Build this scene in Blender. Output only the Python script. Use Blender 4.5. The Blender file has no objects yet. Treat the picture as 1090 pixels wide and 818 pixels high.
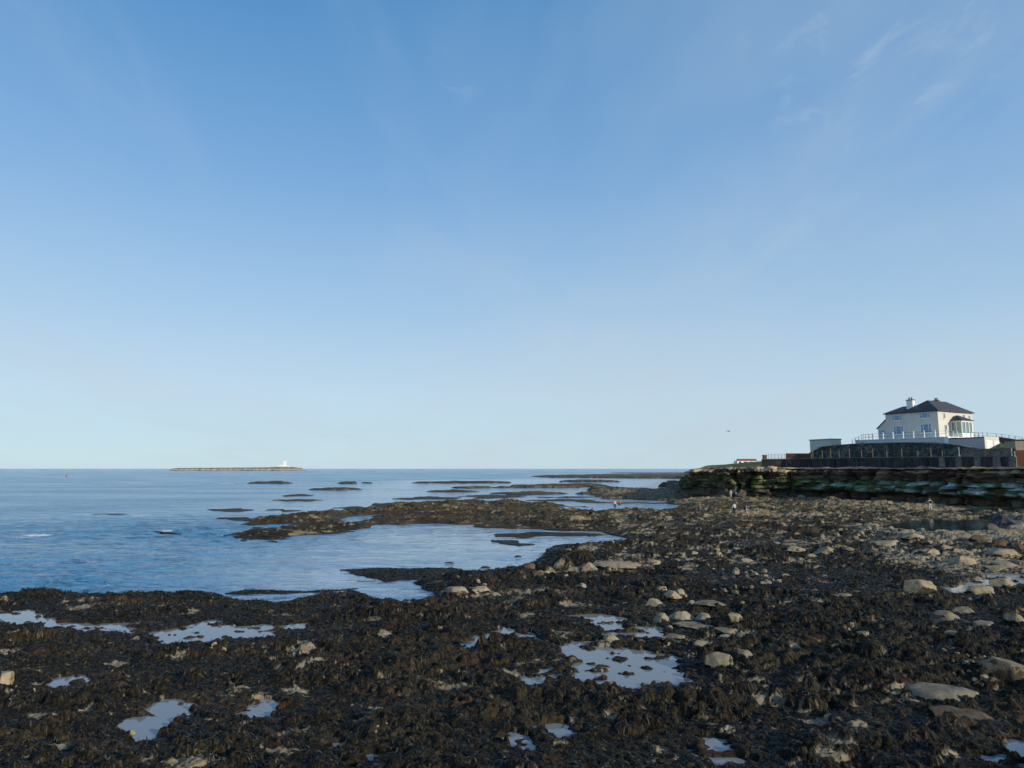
import bpy, bmesh, math, random
import numpy as np
from mathutils import Vector, Matrix
R = math.radians
# ------------------------------------------------------------------ camera
CAMZ = 7.5
PITCH = math.atan(90/727.)
scn = bpy.context.scene
col = scn.collection
cam_d = bpy.data.cameras.new('camera'); cam = bpy.data.objects.new('camera', cam_d); col.objects.link(cam)
cam_d.sensor_width = 36; cam_d.lens = 36*727/1090.; cam_d.clip_end = 90000; cam_d.clip_start = 0.2
cam.location = (0, 0, CAMZ); cam.rotation_euler = (R(90)+PITCH, 0, 0)
scn.camera = cam
scn.view_settings.view_transform = 'Standard'
scn.view_settings.look = 'None'
scn.view_settings.exposure = 0.0
# ------------------------------------------------------------------ sun and sky
SUN_AZ, SUN_EL = R(128), R(17)
SD = Vector((math.sin(SUN_AZ)*math.cos(SUN_EL), math.cos(SUN_AZ)*math.cos(SUN_EL), math.sin(SUN_EL)))
sl = bpy.data.lights.new('sun', 'SUN'); sl.energy = 4.4; sl.angle = R(0.55); sl.color = (1, .89, .72)
so = bpy.data.objects.new('sun', sl); col.objects.link(so)
so.rotation_euler = SD.to_track_quat('Z', 'Y').to_euler(); so.location = (0, 0, 60)
w = bpy.data.worlds.new('World'); scn.world = w; w.use_nodes = True
nt = w.node_tree; N = nt.nodes; L = nt.links
bg = N['Background']; bg.inputs['Strength'].default_value = 0.15
sky = N.new('ShaderNodeTexSky'); sky.sky_type = 'NISHITA'; sky.sun_disc = False
sky.sun_elevation = SUN_EL; sky.sun_rotation = SUN_AZ
sky.altitude = 0; sky.air_density = 0.85; sky.dust_density = 0.2; sky.ozone_density = 3.0
tc = N.new('ShaderNodeTexCoord')
# thin high cloud: a sheet overhead, looked up by the sky direction divided by its height
sep = N.new('ShaderNodeSeparateXYZ'); L.new(tc.outputs['Generated'], sep.inputs[0])
def wm(op, a, b=None, clamp=False):
    n = N.new('ShaderNodeMath'); n.operation = op; n.use_clamp = clamp
    for i, v in enumerate((a, b)):
        if v is None: continue
        if isinstance(v, (int, float)): n.inputs[i].default_value = v
        else: L.new(v, n.inputs[i])
    return n.outputs[0]
zz = wm('ADD', wm('MAXIMUM', sep.outputs[2], 0.0), 0.12)
cmb = N.new('ShaderNodeCombineXYZ')
L.new(wm('DIVIDE', sep.outputs[0], zz), cmb.inputs[0]); L.new(wm('DIVIDE', sep.outputs[1], zz), cmb.inputs[1])
def cloud(scale, sx, sy, rot, detail, lo, hi, rough=.55, dist=0.4, off=0):
    mp = N.new('ShaderNodeMapping'); mp.inputs['Rotation'].default_value = (0, 0, rot)
    mp.inputs['Scale'].default_value = (sx, sy, 1); mp.inputs['Location'].default_value = (off, off*.7, 0)
    L.new(cmb.outputs[0], mp.inputs[0])
    n = N.new('ShaderNodeTexNoise'); n.inputs['Scale'].default_value = scale
    n.inputs['Detail'].default_value = detail; n.inputs['Roughness'].default_value = rough
    n.inputs['Distortion'].default_value = dist
    L.new(mp.outputs[0], n.inputs['Vector'])
    mr = N.new('ShaderNodeMapRange'); mr.interpolation_type = 'SMOOTHSTEP'
    mr.inputs[1].default_value = lo; mr.inputs[2].default_value = hi
    L.new(n.outputs[0], mr.inputs[0]); return mr.outputs[0]
c1 = cloud(.55, 1, .55, R(35), 5, .38, .78, dist=.3, off=3.1)     # broad veil
c2 = cloud(1.3, 1, .35, R(-55), 8, .50, .85, off=1.7)             # streaks
c3 = wm('MULTIPLY', cloud(3.6, 1, .7, R(20), 9, .54, .72, rough=.62, off=7.3), cloud(.8, 1, 1, 0, 2, .50, .66, off=4.4))
def near_dir(px, py, c0, c1):
    a_ = (px-545)/727.; b_ = -(py-409)/727.
    dv = Vector((a_, math.cos(PITCH)-b_*math.sin(PITCH), math.sin(PITCH)+b_*math.cos(PITCH))).normalized()
    nd = N.new('ShaderNodeVectorMath'); nd.operation = 'NORMALIZE'; L.new(tc.outputs['Generated'], nd.inputs[0])
    vd = N.new('ShaderNodeVectorMath'); vd.operation = 'DOT_PRODUCT'; L.new(nd.outputs[0], vd.inputs[0]); vd.inputs[1].default_value = dv
    r_ = N.new('ShaderNodeMapRange'); r_.interpolation_type = 'SMOOTHSTEP'; r_.inputs[1].default_value = math.cos(R(c0)); r_.inputs[2].default_value = math.cos(R(c1)); L.new(vd.outputs['Value'], r_.inputs[0]); return r_.outputs[0]
c3 = wm('MULTIPLY', cloud(9.0, 1, .7, R(20), 6, .50, .74, rough=.6, off=7.3), wm('MAXIMUM', near_dir(905, 55, 9, 2), wm('MAXIMUM', near_dir(485, 66, 3.5, 1), near_dir(1075, 15, 5, 1))))
amt = wm('ADD', wm('ADD', wm('MULTIPLY', c1, .48), wm('MULTIPLY', c2, .50)), wm('MULTIPLY', c3, .22), True)
# low veil towards the horizon
lowv = N.new('ShaderNodeMapRange'); lowv.interpolation_type = 'SMOOTHERSTEP'
lowv.inputs[1].default_value = 0.50; lowv.inputs[2].default_value = 0.0
lowv.inputs[3].default_value = 0.0; lowv.inputs[4].default_value = .85
L.new(sep.outputs[2], lowv.inputs[0])
amt = wm('MAXIMUM', amt, wm('ADD', wm('MULTIPLY', lowv.outputs[0], .35), wm('MULTIPLY', amt, .8)), True)
tint = N.new('ShaderNodeMix'); tint.data_type = 'RGBA'; tint.blend_type = 'MULTIPLY'; tint.inputs[0].default_value = 1
L.new(sky.outputs[0], tint.inputs['A']); tint.inputs['B'].default_value = (.90, 1.30, 1.42, 1)
rp = N.new('ShaderNodeValToRGB'); L.new(sep.outputs[2], rp.inputs[0]); el_ = rp.color_ramp.elements
while len(el_) < 6: el_.new(.5)
for e_, (p_, c_) in zip(el_, ((0, (.53, .665, .76)), (.10, (.53, .67, .78)), (.22, (.35, .55, .765)), (.38, (.215, .415, .70)), (.60, (.085, .275, .565)), (1, (.05, .16, .42)))): e_.position = p_; e_.color = (*c_, 1)
sc15 = N.new('ShaderNodeMix'); sc15.data_type = 'RGBA'; sc15.blend_type = 'MULTIPLY'; sc15.inputs[0].default_value = 1; sc15.clamp_result = False
L.new(rp.outputs[0], sc15.inputs['A']); sc15.inputs['B'].default_value = (6.667, 6.667, 6.667, 1)
base_ = N.new('ShaderNodeMix'); base_.data_type = 'RGBA'; base_.inputs[0].default_value = .86
L.new(tint.outputs['Result'], base_.inputs['A']); L.new(sc15.outputs['Result'], base_.inputs['B'])
mx = N.new('ShaderNodeMix'); mx.data_type = 'RGBA'
L.new(amt, mx.inputs[0]); L.new(base_.outputs['Result'], mx.inputs['A']); mx.inputs['B'].default_value = (3.55, 4.2, 4.75, 1)
L.new(mx.outputs['Result'], bg.inputs['Color'])

# ------------------------------------------------------------------ helpers
rng = np.random.default_rng(11)
def gp(px, py, z=0.0):
    "point on the level z that shows at photo pixel px, py"
    x = (px-545)/727.; yv = -(py-409)/727.
    Y = math.cos(PITCH)-yv*math.sin(PITCH); Z = math.sin(PITCH)+yv*math.cos(PITCH)
    t = (z-CAMZ)/Z
    return (x*t, Y*t)
def gx(px, d):       # x at depth d near the horizon row
    return (px-545)/727./1.0076*d
def gz(py, d):       # height at depth d
    yv = -(py-409)/727.
    return CAMZ + d*(math.sin(PITCH)+yv*math.cos(PITCH))/(math.cos(PITCH)-yv*math.sin(PITCH))
_G = {}
def perlin(x, y, seed=0):
    if seed not in _G:
        r = np.random.default_rng(seed+100); p = r.permutation(256); a = r.random(256)*2*np.pi
        _G[seed] = (np.concatenate([p, p]), np.cos(a).astype(np.float32), np.sin(a).astype(np.float32))
    p, ca, sa = _G[seed]
    x = np.asarray(x, np.float64); y = np.asarray(y, np.float64)
    xi = np.floor(x).astype(np.int64); yi = np.floor(y).astype(np.int64)
    fx = (x-xi).astype(np.float32); fy = (y-yi).astype(np.float32); xi &= 255; yi &= 255
    x1 = (xi+1) & 255; y1 = (yi+1) & 255
    def g(a, b, dx, dy):
        k = p[p[a]+b]; return ca[k]*dx+sa[k]*dy
    u = fx*fx*fx*(fx*(fx*6-15)+10); v = fy*fy*fy*(fy*(fy*6-15)+10)
    n0 = g(xi, yi, fx, fy); n1 = g(x1, yi, fx-1, fy); n2 = g(xi, y1, fx, fy-1); n3 = g(x1, y1, fx-1, fy-1)
    a = n0+u*(n1-n0); b = n2+u*(n3-n2)
    return (a+v*(b-a))*1.5
def fbm(x, y, o=4, seed=0, gain=.5):
    s = 0; a = 1; f = 1
    for i in range(o):
        s = s+a*perlin(x*f, y*f, seed+i); a *= gain; f *= 2.03
    return s
def ss(a, b, x):
    t = np.clip((x-a)/(b-a), 0, 1); return t*t*(3-2*t)
def sdpoly(px, py, poly, margin):
    "signed distance, positive inside; -margin far away"
    P = np.array(poly, float); out = np.full(px.shape, -float(margin))
    lo = P.min(0)-margin; hi = P.max(0)+margin
    idx = np.nonzero((px > lo[0]) & (px < hi[0]) & (py > lo[1]) & (py < hi[1]))[0]
    if len(idx) == 0: return out
    X = px[idx]; Y = py[idx]; d = np.full(X.shape, 1e18); ins = np.zeros(X.shape, bool)
    n = len(P)
    for i in range(n):
        ax, ay = P[i]; bx, by = P[(i+1) % n]
        ex, ey = bx-ax, by-ay; l2 = ex*ex+ey*ey+1e-12
        t = np.clip(((X-ax)*ex+(Y-ay)*ey)/l2, 0, 1)
        d = np.minimum(d, (X-ax-t*ex)**2+(Y-ay-t*ey)**2)
        c = ((ay > Y) != (by > Y)) & (X < (bx-ax)*(Y-ay)/(by-ay+1e-15)+ax)
        ins ^= c
    d = np.sqrt(d); out[idx] = np.where(ins, d, -np.minimum(d, margin)); return out
def props(o, label=None, cat=None, group=None, kind=None):
    if label: o['label'] = label
    if cat: o['category'] = cat
    if group: o['group'] = group
    if kind: o['kind'] = kind
    return o
def grid_mesh(name, V, nr, nc, keep=None, mat=None, attrs=None, smooth=True):
    idx = np.arange(nr*nc).reshape(nr, nc)
    q = np.stack([idx[:-1, :-1], idx[:-1, 1:], idx[1:, 1:], idx[1:, :-1]], -1).reshape(-1, 4)
    if keep is not None: q = q[keep[q].any(1)]
    used = np.zeros(nr*nc, bool); used[q] = True; re = np.cumsum(used)-1
    V = V[used]; q = re[q]
    me = bpy.data.meshes.new(name)
    me.vertices.add(len(V)); me.vertices.foreach_set('co', V.astype(np.float32).ravel())
    me.loops.add(q.size); me.loops.foreach_set('vertex_index', q.astype(np.int32).ravel())
    me.polygons.add(len(q)); me.polygons.foreach_set('loop_start', (np.arange(len(q))*4).astype(np.int32))
    me.polygons.foreach_set('use_smooth', np.full(len(q), smooth))
    me.update(calc_edges=True)
    for k, a in (attrs or {}).items():
        a = a[used]
        if a.ndim == 1:
            at = me.attributes.new(k, 'FLOAT', 'POINT'); at.data.foreach_set('value', a.astype(np.float32))
        else:
            at = me.attributes.new(k, 'FLOAT_COLOR', 'POINT')
            at.data.foreach_set('color', np.concatenate([a, np.ones((len(a), 1))], 1).astype(np.float32).ravel())
    if mat: me.materials.append(mat)
    o = bpy.data.objects.new(name, me); col.objects.link(o); return o

# ------------------------------------------------------------------ materials
class MB:
    def __init__(s, name, base=(.5, .5, .5), rough=.7, spec=.5, metal=0):
        s.m = bpy.data.materials.new(name); s.m.use_nodes = True; s.t = s.m.node_tree
        s.b = s.t.nodes['Principled BSDF']; s.b.inputs['Base Color'].default_value = (*base, 1)
        s.b.inputs['Roughness'].default_value = rough; s.b.inputs['Specular IOR Level'].default_value = spec
        s.b.inputs['Metallic'].default_value = metal; s.co = None
    def n(s, k, **kw):
        n = s.t.nodes.new(k)
        for a, v in kw.items(): setattr(n, a, v)
        return n
    def link(s, a, b): s.t.links.new(a, b)
    def coord(s, scale=(1, 1, 1), rot=(0, 0, 0)):
        c = s.n('ShaderNodeTexCoord'); m = s.n('ShaderNodeMapping')
        m.inputs['Scale'].default_value = scale; m.inputs['Rotation'].default_value = rot
        s.link(c.outputs['Object'], m.inputs[0]); return m.outputs[0]
    def noise(s, scale, detail=4, rough=.55, sc=(1, 1, 1), rot=(0, 0, 0), dist=0):
        n = s.n('ShaderNodeTexNoise'); n.inputs['Scale'].default_value = scale
        n.inputs['Detail'].default_value = detail; n.inputs['Roughness'].default_value = rough
        n.inputs['Distortion'].default_value = dist
        s.link(s.coord(sc, rot), n.inputs['Vector']); return n.outputs[0]
    def ramp(s, f, *stops):
        r = s.n('ShaderNodeValToRGB'); e = r.color_ramp.elements
        while len(e) < len(stops): e.new(.5)
        for el, (p, c) in zip(e, stops):
            el.position = p; el.color = (*c, 1) if len(c) == 3 else c
        s.link(f, r.inputs[0]); return r.outputs[0]
    def mix(s, f, a, b, mode='MIX'):
        m = s.n('ShaderNodeMix'); m.data_type = 'RGBA'; m.blend_type = mode
        for v, k in ((f, 0), (a, 'A'), (b, 'B')):
            if isinstance(v, (int, float)): m.inputs[k].default_value = v
            elif isinstance(v, tuple): m.inputs[k].default_value = (*v, 1)
            else: s.link(v, m.inputs[k])
        return m.outputs['Result']
    def math(s, op, a, b=0.0, clamp=False):
        m = s.n('ShaderNodeMath', operation=op, use_clamp=clamp)
        for i, v in enumerate((a, b)):
            if isinstance(v, (int, float)): m.inputs[i].default_value = v
            else: s.link(v, m.inputs[i])
        return m.outputs[0]
    def attr(s, name, out='Fac'):
        a = s.n('ShaderNodeAttribute', attribute_name=name); return a.outputs[out]
    def col(s, c): s.link(c, s.b.inputs['Base Color'])
    def rough(s, c): s.link(c, s.b.inputs['Roughness'])
    def bump(s, h, strength=.5, dist=.1, prev=None):
        b = s.n('ShaderNodeBump')
        if isinstance(strength, (int, float)): b.inputs['Strength'].default_value = strength
        else: s.link(strength, b.inputs['Strength'])
        b.inputs['Distance'].default_value = dist
        s.link(h, b.inputs['Height'])
        if prev is not None: s.link(prev, b.inputs['Normal'])
        s.link(b.outputs[0], s.b.inputs['Normal']); return b.outputs[0]
def simple(name, base, rough=.7, var=.25, scale=3, bumpd=.02, spec=.4, metal=0):
    m = MB(name, base, rough, spec, metal)
    n = m.noise(scale, 5, .6)
    lo = tuple(c*(1-var) for c in base); hi = tuple(min(1, c*(1+var)) for c in base)
    m.col(m.ramp(n, (.3, lo), (.7, hi)))
    if bumpd: m.bump(n, .5, bumpd)
    return m.m

m = MB('shore_rock', rough=.75)
bare = m.attr('bare'); olive = m.attr('olive'); rust = m.attr('rust')
nf = m.noise(9, 6, .65); nm = m.noise(1.7, 5, .6); nfar = m.noise(.45, 6, .7, sc=(1, .5, 1))
weed = m.ramp(nf, (.32, (.004, .0033, .0022)), (.50, (.019, .016, .0105)), (.68, (.065, .054, .034)))  # near-black low end paints the shade in crevices under the fronds
weed = m.mix(m.math('MULTIPLY', olive, nm), weed, (.105, .082, .038))
weed = m.mix(m.math('MULTIPLY', m.attr('brown'), m.math('MULTIPLY', nfar, .9)), weed, (.085, .064, .036))
weed = m.mix(m.math('MULTIPLY', rust, nf), weed, (.085, .040, .022))
rock = m.ramp(m.noise(3.2, 7, .62), (.28, (.12, .095, .062)), (.48, (.27, .225, .15)), (.75, (.38, .335, .235)))
rock = m.mix(m.math('MULTIPLY', m.attr('brown'), .85), rock, m.ramp(m.noise(1.1, 7, .7), (.3, (.075, .052, .028)), (.52, (.21, .155, .082)), (.72, (.36, .285, .17))))
m.col(m.mix(bare, weed, rock))
m.rough(m.ramp(bare, (0, (.62, .62, .62)), (.6, (.85, .85, .85))))
m.b.inputs['Specular IOR Level'].default_value = .07
b1 = m.bump(m.noise(22, 6, .75), .8, .05); m.bump(m.noise(5, 5, .7), .6, .12, b1)
M_shore = m.m

m = MB('seaweed_frond', rough=.45, spec=.16)
var = m.attr('var')
c = m.ramp(var, (0, (.004, .0034, .0024)), (.35, (.011, .0095, .007)), (.62, (.046, .042, .031)), (.86, (.115, .102, .074)), (.94, (.13, .105, .045)), (1, (.14, .075, .038)))
m.col(c); M_weed = m.m

def water_mat(name, base, rough, waves, chop=None):
    m = MB(name, base, rough, .5); m.b.inputs['IOR'].default_value = 1.33
    prev = None
    for (sc, st, rot, strength, dist, det) in waves:
        h = m.noise(sc, det, .55, sc=st, rot=(0, 0, rot), dist=.3)
        if chop:
            strength = m.math('MULTIPLY', m.attr(chop), strength)
        prev = m.bump(h, strength, dist, prev)
    return m
m = water_mat('sea_water', (.012, .045, .085), .12, [(.11, (1, 2.6, 1), R(12), 1.0, 4.2, 3), (.42, (1, 2.4, 1), R(-14), 1.0, 1.15, 4), (1.6, (1, 1.8, 1), R(8), .9, .15, 4)], 'chop')
foam = m.math('MULTIPLY', m.attr('foam'), m.ramp(m.noise(1.1, 6, .7), (.38, (0, 0, 0)), (.5, (1, 1, 1))))
m.col(m.mix(foam, m.mix(m.math('MULTIPLY', m.math('SUBTRACT', 1.0, m.attr('chop'), True), .8), m.ramp(m.noise(.02, 3, .6), (.35, (.045, .21, .38)), (.7, (.065, .25, .42))), (.30, .36, .42)), (.75, .78, .8)))  # calm areas get a paler base, painting in the sky they reflect
m.rough(m.math('ADD', m.math('MULTIPLY', foam, .6), m.math('ADD', .05, m.math('MULTIPLY', m.attr('chop'), .12))))
M_sea = m.m
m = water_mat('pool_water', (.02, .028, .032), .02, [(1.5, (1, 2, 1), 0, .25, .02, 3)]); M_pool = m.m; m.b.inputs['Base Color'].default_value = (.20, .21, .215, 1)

m = water_mat('dark_pool_water', (.03, .032, .028), .03, [(1.5, (1, 2, 1), 0, .25, .02, 3)]); M_pool_dark = m.m
def boulder_mat(name, lo, mid, hi, weedy):
    m = MB(name, rough=.9, spec=.06)
    n = m.noise(2.6, 7, .62); c = m.ramp(n, (.28, lo), (.5, mid), (.74, hi))
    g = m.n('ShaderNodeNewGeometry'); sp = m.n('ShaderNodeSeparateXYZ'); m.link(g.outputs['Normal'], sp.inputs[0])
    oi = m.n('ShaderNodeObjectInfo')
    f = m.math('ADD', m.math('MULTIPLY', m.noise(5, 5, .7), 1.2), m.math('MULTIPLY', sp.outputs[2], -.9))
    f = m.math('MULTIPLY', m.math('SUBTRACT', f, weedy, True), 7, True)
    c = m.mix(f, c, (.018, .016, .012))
    c = m.mix(m.math('MULTIPLY', oi.outputs['Random'], .25), c, (.16, .13, .09))
    m.col(c); b = m.bump(m.noise(14, 6, .7), .5, .04); m.bump(n, .5, .1, b); return m.m
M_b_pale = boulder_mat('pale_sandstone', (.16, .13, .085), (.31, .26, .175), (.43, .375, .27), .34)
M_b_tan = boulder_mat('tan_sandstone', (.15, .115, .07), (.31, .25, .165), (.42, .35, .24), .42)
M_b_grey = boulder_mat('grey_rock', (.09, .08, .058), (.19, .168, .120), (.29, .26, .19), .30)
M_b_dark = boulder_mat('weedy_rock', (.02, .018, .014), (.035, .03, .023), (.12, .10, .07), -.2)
M_b_blue = boulder_mat('shade_dark_rock', (.03, .032, .04), (.06, .062, .07), (.16, .20, .21), .5)  # dark blue-grey base paints in the shade on these boulders
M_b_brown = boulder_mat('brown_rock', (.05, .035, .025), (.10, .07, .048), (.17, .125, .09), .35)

# ------------------------------------------------------------------ layout traced on the photo, projected onto the shore level
def P(l, z=0.0): return [gp(a, b, z) for a, b in l]
LAND = [
 # near foreshore and everything to the right of the inlet
 P([(0, 636), (60, 633), (130, 635), (200, 632), (232, 634), (262, 640), (300, 643), (345, 637), (380, 633), (408, 638), (425, 645), (445, 645), (463, 638), (462, 631),
    (447, 625), (443, 621), (468, 614), (500, 611), (545, 607), (556, 601), (574, 597), (584, 585), (598, 580), (640, 578), (662, 576),
    (652, 570), (640, 565), (600, 566), (540, 563), (500, 560), (450, 558), (402, 558), (404, 562), (350, 569), (300, 573), (290, 577), (262, 577), (246, 571), (258, 566), (272, 561),
    (248, 555), (290, 550), (340, 545), (400, 541), (392, 537), (440, 536), (500, 534), (560, 535), (600, 538), (650, 542), (700, 545), (800, 540), (1000, 540), (1400, 540)])
   + [(140, 60), (90, 4), (40, -6), (-60, -6), (-90, 30)],
 P([(232, 632), (262, 628.5), (290, 629), (322, 630.5), (350, 629), (385, 626.5), (352, 631.5), (300, 634), (262, 634)]),
 P([(362, 607), (400, 605), (482, 605), (492, 608), (468, 612), (455, 617), (408, 620), (378, 612)]),
 P([(535, 568), (600, 567), (645, 569), (600, 572), (560, 573), (534, 571)]),
 P([(528, 576), (548, 576), (571, 580), (552, 582), (530, 579)]),
 # tan reef reaching out from the headland, with the wet strips behind the walkers
 P([(613, 526), (640, 521), (700, 520), (760, 516), (1400, 516), (1400, 540), (760, 540), (700, 536), (660, 533), (640, 530)]),
 P([(612, 534), (660, 533.5), (720, 535), (760, 537), (680, 536.5), (630, 536)]),
 # strips further out
 P([(392, 538), (432, 536), (470, 537), (440, 539.5), (400, 540)]), P([(417, 531), (450, 529), (490, 530), (480, 532), (430, 532)]),
 P([(492, 528), (520, 527), (556, 529), (540, 531), (500, 531)]),
 P([(536, 518), (575, 517), (640, 518), (600, 520), (560, 520)]), P([(595, 517.3), (620, 516.4), (650, 517.5), (620, 518.6)]),
 P([(520, 525), (570, 523.5), (615, 525.5), (580, 527), (540, 527)]),
 P([(290, 532.5), (315, 531.5), (345, 532.5), (325, 534), (300, 534)]), P([(300, 528), (320, 526.5), (335, 527.3), (310, 529)]),
 P([(222, 543), (248, 542), (275, 543.3), (255, 545), (230, 545)]), P([(284, 543), (300, 542.5), (316, 543.5), (300, 545)]),
 P([(232, 552), (255, 552), (258, 554), (240, 555)]), P([(270, 514.4), (300, 513.5), (323, 514.5), (300, 515.6)]),
 P([(355, 514.2), (375, 513.6), (390, 514.5), (370, 515.4)]),
 # long low reef near the horizon
 P([(566, 507.6), (585, 506.8), (640, 505.6), (735, 505.6), (800, 505.6), (800, 510.6), (735, 510.0), (650, 509.4), (590, 509.0)]),
 P([(483, 528.8), (520, 527.6), (560, 528), (520, 530)]), P([(485, 519.6), (520, 518.6), (560, 519.5), (520, 520.5)]), P([(440, 514.3), (500, 513.2), (545, 514.2), (500, 515.2)]), P([(560, 533), (600, 531.5), (640, 533), (600, 534.5)]),
 P([(575, 529.6), (605, 528.8), (635, 529.6), (600, 530.5)]), P([(590, 512.9), (620, 512.2), (665, 513), (620, 513.8)]), P([(345, 541), (375, 539.8), (400, 541), (370, 542.4)]), P([(452, 523.5), (480, 522.6), (512, 523.4), (480, 524.4)]), P([(330, 521.6), (360, 520.8), (392, 521.6), (360, 522.4)]),
 P([(632, 503.6), (680, 503.0), (800, 502.8), (800, 504.4), (680, 504.4)]),
 P([(712, 513.2), (718, 512.6), (724, 513.2), (718, 513.9)]),
 P([(100, 547.3), (118, 546.4), (132, 547.2), (114, 548.2)]), P([(166, 566), (176, 565.5), (190, 569), (178, 569)]),
]
CUT = [  # sea water lying inside the reefs
 P([(352, 556), (378, 549.5), (404, 548), (402, 551), (372, 557.5)]),
 P([(272, 561), (284, 558.5), (318, 558), (306, 561.5), (284, 563.5)]),
 P([(600, 539), (645, 541), (650, 545), (620, 545), (585, 541)]),
 P([(620, 539.5), (660, 537.5), (728, 539), (760, 542), (720, 543), (664, 542.5)]),
 P([(632, 533.5), (655, 531.5), (700, 533), (740, 534.4), (700, 535.6), (650, 535.4)]),
 P([(655, 522), (690, 519), (728, 520.5), (722, 523.5), (680, 524)]),
 P([(520, 540), (560, 540), (548, 542.5), (524, 542)]),
]
PZ = 0.30
POOLS = [P(l, z) for l, z in [
 ([(-8, 651), (30, 651), (50, 659), (80, 664), (130, 664), (152, 668), (146, 674), (100, 673), (70, 670), (45, 666), (-8, 664)], .3),
 ([(160, 675), (200, 667), (222, 661), (240, 667), (293, 667), (286, 677), (240, 681), (205, 685), (172, 687)], .3),
 ([(43, 727), (70, 721), (90, 727), (72, 730)], .3),
 ([(136, 777), (148, 756), (175, 748), (212, 749), (202, 761), (178, 769), (172, 784), (154, 786)], .3),
 ([(258, 766), (268, 751), (292, 749), (300, 759), (275, 768)], .3),
 ([(484, 688), (520, 676), (537, 668), (562, 675), (578, 685), (545, 684), (520, 685), (498, 692)], .3),
 ([(592, 686), (625, 683), (645, 689), (690, 694), (716, 696), (720, 704), (704, 707), (740, 725), (700, 730), (650, 734), (612, 723), (618, 715), (606, 701)], .3),
 ([(602, 655), (640, 653), (668, 656), (662, 667), (667, 673), (690, 662), (712, 677), (680, 682), (655, 677), (640, 669), (620, 660)], .3),
 ([(560, 721), (590, 708), (596, 720), (575, 728)], .3),
 ([(522, 787), (545, 779), (564, 786), (545, 794)], .3),
 ([(733, 797), (765, 786), (795, 805), (762, 816), (742, 806)], .3),
 ([(1000, 626), (1040, 617), (1052, 610), (1110, 609), (1110, 622), (1050, 627), (1020, 633)], .45),
 ([(1068, 796), (1082, 778), (1120, 765), (1120, 800), (1090, 803)], .45),
 ([(1040, 806), (1060, 800), (1084, 810), (1062, 818)], .45),
 ([(585, 768), (602, 763), (606, 776), (592, 782)], .3),
 ([(984, 668), (998, 660), (1004, 667), (992, 672)], .45),
 ([(372, 804), (392, 800), (398, 808), (380, 812)], .3), ([(336, 794), (352, 788), (366, 794), (350, 798)], .3),
 ([(630, 645), (645, 640), (652, 645), (640, 648)], .3), ([(676, 650), (684, 645), (694, 649), (684, 652)], .3),
 ([(238, 727), (252, 720), (262, 724), (250, 729)], .3), ([(22, 711), (36, 706), (40, 711), (28, 714)], .3),
 ([(930, 561), (955, 555), (1000, 550), (1050, 551), (1078, 556), (1060, 562), (1030, 567), (975, 566)], 1.1),
 ([(738, 558), (756, 555.5), (758, 558.5), (744, 560)], .6), ([(818, 577), (832, 575), (832, 578), (822, 579)], .6),
 ([(792, 614), (808, 611.5), (810, 615), (798, 616.5)], .6), ([(960, 545), (1010, 542), (1090, 540), (1120, 543), (1020, 546)], 1.35),
 ([(655, 552), (668, 549.5), (674, 552), (664, 553.5)], .35), ([(680, 549), (692, 547.5), (694, 549), (684, 550)], .35),
 ([(870, 619), (890, 616), (895, 620), (880, 622)], .7), ([(296, 668), (312, 662), (330, 663), (318, 670), (300, 672)], .3),
]]
POOLZ = [.3]*11+[.45]*3+[.3, .45]+[.3]*6+[1.1, .6, .6, .6, 1.35, .35, .35, .7, .3]
# bare patches of pale rock between the weed: photo pixel centre, half sizes
BARE = [(51, 757, 22, 6), (94, 749, 8, 5), (190, 694, 9, 4), (122, 701, 14, 3.5), (248, 731, 13, 6), (275, 736, 10, 5), (321, 690, 17, 5), (316, 773, 15, 6), (300, 793, 19, 3),
 (315, 729, 14, 4), (486, 725, 27, 2.8), (408, 751, 22, 4), (385, 766, 14, 5), (8, 653, 14, 4), (200, 808, 36, 12), (88, 643, 14, 3), (170, 643, 8, 2), (18, 672, 13, 3), (10, 689, 9, 3),
 (150, 770, 8, 3), (68, 788, 14, 4), (150, 801, 12, 3), (249, 780, 10, 3), (290, 688, 12, 3), (410, 672, 8, 3), (495, 713, 8, 4), (546, 712, 9, 3), (620, 603, 22, 4), (655, 601, 34, 4),
 (690, 597, 16, 4), (735, 605, 14, 3), (730, 585, 18, 3.5), (770, 584, 22, 3), (748, 596, 14, 3), (800, 597, 14, 4), (860, 598, 22, 2), (900, 640, 14, 2), (840, 636, 20, 2), (870, 643, 10, 2),
 (810, 727, 22, 4), (850, 690, 12, 4), (858, 728, 14, 4), (870, 762, 18, 5), (915, 770, 12, 5), (585, 628, 22, 3), (520, 632, 24, 5), (560, 630, 18, 3), (549, 640, 12, 3), (1000, 600, 60, 14),
 (1030, 575, 70, 10), (1060, 600, 40, 10), (955, 572, 30, 6), (980, 545, 110, 8), (850, 533, 60, 5), (920, 537, 90, 7), (760, 533, 60, 3), (800, 549, 40, 2.5), (700, 527, 70, 5), (1060, 624, 24, 4),
 (1045, 640, 18, 3), (830, 552, 60, 2), (1030, 676, 20, 3), (985, 686, 20, 2), (1000, 694, 16, 2), (925, 713, 16, 2), (880, 715, 16, 3), (700, 790, 10, 3), (655, 760, 10, 3), (650, 722, 6, 2),
 (608, 760, 8, 3), (690, 720, 6, 2), (748, 683, 18, 3), (720, 678, 20, 2.5), (770, 676, 30, 2.5), (795, 715, 12, 2.5), (600, 672, 12, 2.5), (560, 652, 14, 2.5), (610, 640, 16, 2.5)]
BAREW = []
for (a, b, rx, ry) in BARE:
    x0, y0 = gp(a, b, .55); x1, _ = gp(a+rx, b, .55); _, y1 = gp(a, b-ry, .55); _, y2 = gp(a, b+ry, .55)
    BAREW.append((x0, (y1+y2)/2, abs(x1-x0), max(.12, abs(y1-y2)/2)))

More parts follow.
